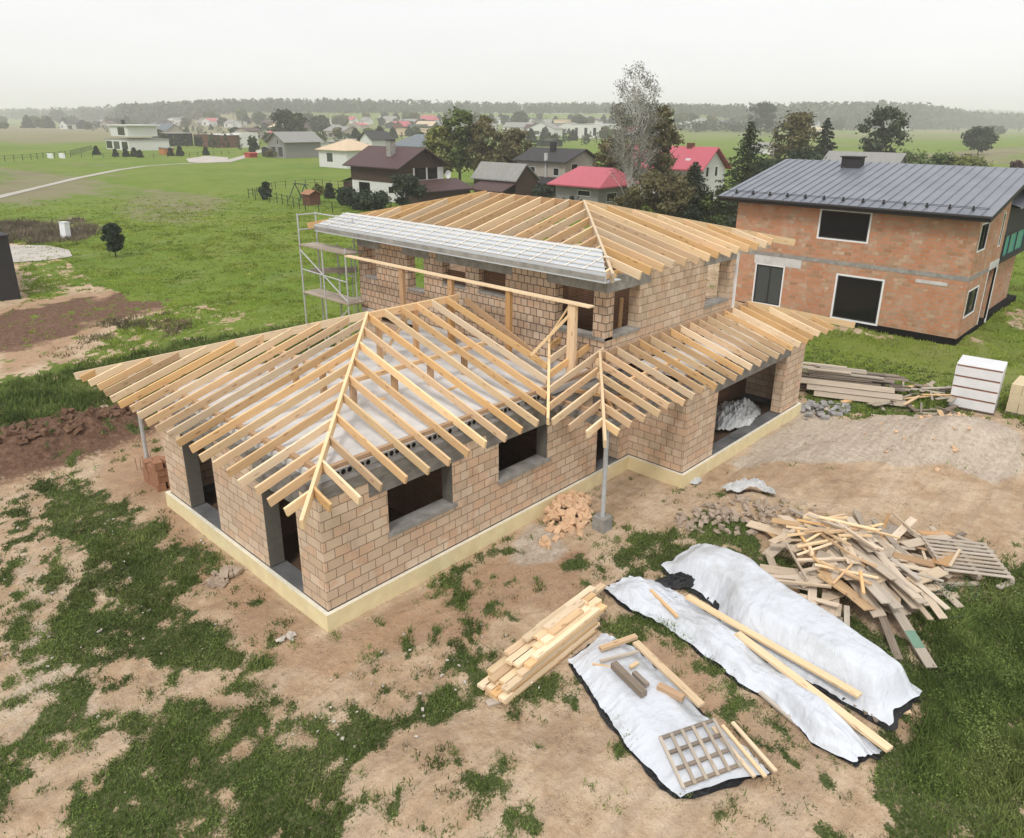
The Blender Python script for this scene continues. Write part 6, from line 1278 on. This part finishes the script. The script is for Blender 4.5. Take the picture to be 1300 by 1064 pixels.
tufts('dry_weeds',60000,(5,60,35,100),lambda x,y:.2+1.1*fbm(x*.3+5,y*.3)**2,'heath',lambda x,y:(.15+.85*sstep(.46,.58,fbm(x*.3+3,y*.3+8)))*.55*inpx([(-60,300),(-20,285),(30,282),(70,288),(95,280),(115,286),(122,298),(100,306),(60,308),(0,312),(-60,315)],4)(x,y),16,dmin=80,wd=.009,spread=.3,blades=9,pw=.5)
tufts('straw_stubble',40000,(-12,30,-19,22),lambda x,y:.04+.08*fbm(x*.8+3,y*.8),'blade_dry',lambda x,y:sstep(.2,.5,grassmask(x,y)+(fbm(x*5,y*5)-.5)*.8)*.5*(((x<-.3)|(y<-.3)|(x>21)|(y>13))),17)
def weeds(name,n,region,keep,seed,mat,ls,hf):
    rs=np.random.RandomState(seed); x=rs.uniform(region[0],region[1],n); y=rs.uniform(region[2],region[3],n); px,py=PX(x,y,GZ+0*x); d=np.hypot(x-CX,y-CY)
    ok=(px>-420)&(px<1720)&(py<1150)&(rs.rand(n)<np.minimum(1,(15/d)**1.2)); x,y=x[ok],y[ok]; ok=rs.rand(len(x))<keep(x,y); x,y=x[ok],y[ok]; m_=len(x); k=9; hh=hf(x,y)*(.5+rs.rand(m_))
    X_=np.repeat(x,k)+rs.randn(m_*k)*.045; Y_=np.repeat(y,k)+rs.randn(m_*k)*.045; Z_=Hh(X_,Y_)+np.repeat(hh,k)*(rs.rand(m_*k)*.9+.15)
    o=quadmesh(name,np.stack([X_,Y_,Z_],1),rs.randn(m_*k,3)*.7+np.array([0,0,1.]),ls*(.5+.9*rs.rand(m_*k)),np.clip(np.repeat(rs.rand(m_),k)*.6+rs.rand(m_*k)*.4,0,1),mat); o['kind']='stuff'
wk=lambda x,y: gm_(x,y)*sstep(.46,.62,fbm(x*2.3+31,y*2.3+7,4))*sstep(40,24,np.hypot(x-CX,y-CY))
weeds('broadleaf_weeds',150000,(-12,26,-19,18),wk,31,'weed_leaf',.017,lambda x,y:.05+.16*fbm(x*1.3,y*1.3+5)**1.3)
weeds('broadleaf_weeds',60000,(-2,18,-20,-5),lambda x,y:inpx(RB,10)(x,y)*sstep(.42,.58,fbm(x*1.7+3,y*1.7,4)),32,'weed_leaf',.02,lambda x,y:.10+.35*fbm(x*1.3,y*1.3+5)**1.5)
weeds('dead_weeds',60000,(-12,26,-19,18),lambda x,y:sstep(.6,.7,fbm(x*1.5+61,y*1.5+17,4))*(1-grassmask(x,y))*(((x<-.3)|(y<-.3)|(x>21)|(y>13))),33,'heath',.010,lambda x,y:.03+.06*fbm(x,y))
# white flowers, uncountable specks
rs=np.random.RandomState(4); n=9000; x=rs.uniform(-10,30,n); y=rs.uniform(-18,26,n); k=sstep(.60,.68,fbm(x*.7+9,y*.7+2))*grassmask(x,y); px_a,py_a=PX(x,y,GZ+0*x)
k=np.maximum(k*.25,inpoly(px_a,py_a,[(1180,770),(1300,740),(1300,900),(1200,880)])*.25*sstep(.5,.6,fbm(x*1.7,y*1.7))); ok=(rs.rand(n)<k); x,y=x[ok],y[ok]
C_=np.repeat(np.stack([x,y,Hh(x,y)+.14+.12*rs.rand(len(x))],1),3,0)+rs.randn(len(x)*3,3)*.05
o=quadmesh('wild_flowers',C_,rs.randn(len(C_),3)*.5+np.array([0,0,1.]),.014+.014*rs.rand(len(C_)),rs.rand(len(C_)),'flower'); o['kind']='stuff'

rs=np.random.RandomState(9); n=26000; x=rs.uniform(-12,30,n); y=rs.uniform(-19,20,n); d=np.hypot(x-CX,y-CY); k=(rs.rand(n)<np.minimum(1,(14/d)**1.0))&~((x>-.2)&(x<20.6)&(y>-.2)&(y<13))&(rs.rand(n)<.25+.75*sstep(.45,.62,fbm(x*.6+20,y*.6)))
x,y=x[k],y[k]; n=len(x); sz=.008+.022*rs.rand(n)**3; B=np.array([(1,0,0),(0,1,0),(-1,0,0),(0,-1,0),(0,0,.7),(0,0,-.5)],float)
V=B[None]*(.6+.7*rs.rand(n,6,1))*sz[:,None,None]; a=rs.rand(n)*6.28; ca,sa=np.cos(a)[:,None],np.sin(a)[:,None]; V=np.stack([V[...,0]*ca-V[...,1]*sa,V[...,0]*sa+V[...,1]*ca,V[...,2]],-1)+np.stack([x,y,Hh(x,y)+sz*.3],1)[:,None]
Fc=np.array([(0,1,4),(1,2,4),(2,3,4),(3,0,4),(1,0,5),(2,1,5),(3,2,5),(0,3,5)]); Fc=(Fc[None]+np.arange(n)[:,None,None]*6).reshape(-1)
me=bpy.data.meshes.new('pebbles'); me.vertices.add(n*6); me.vertices.foreach_set('co',V.astype(np.float32).ravel()); me.loops.add(len(Fc)); me.loops.foreach_set('vertex_index',Fc.astype(np.int32)); me.polygons.add(n*8); me.polygons.foreach_set('loop_start',(np.arange(n*8)*3).astype(np.int32)); me.update(); me.materials.append(MATS['rubble'])
o=bpy.data.objects.new('pebbles',me); link(o); o['kind']='stuff'
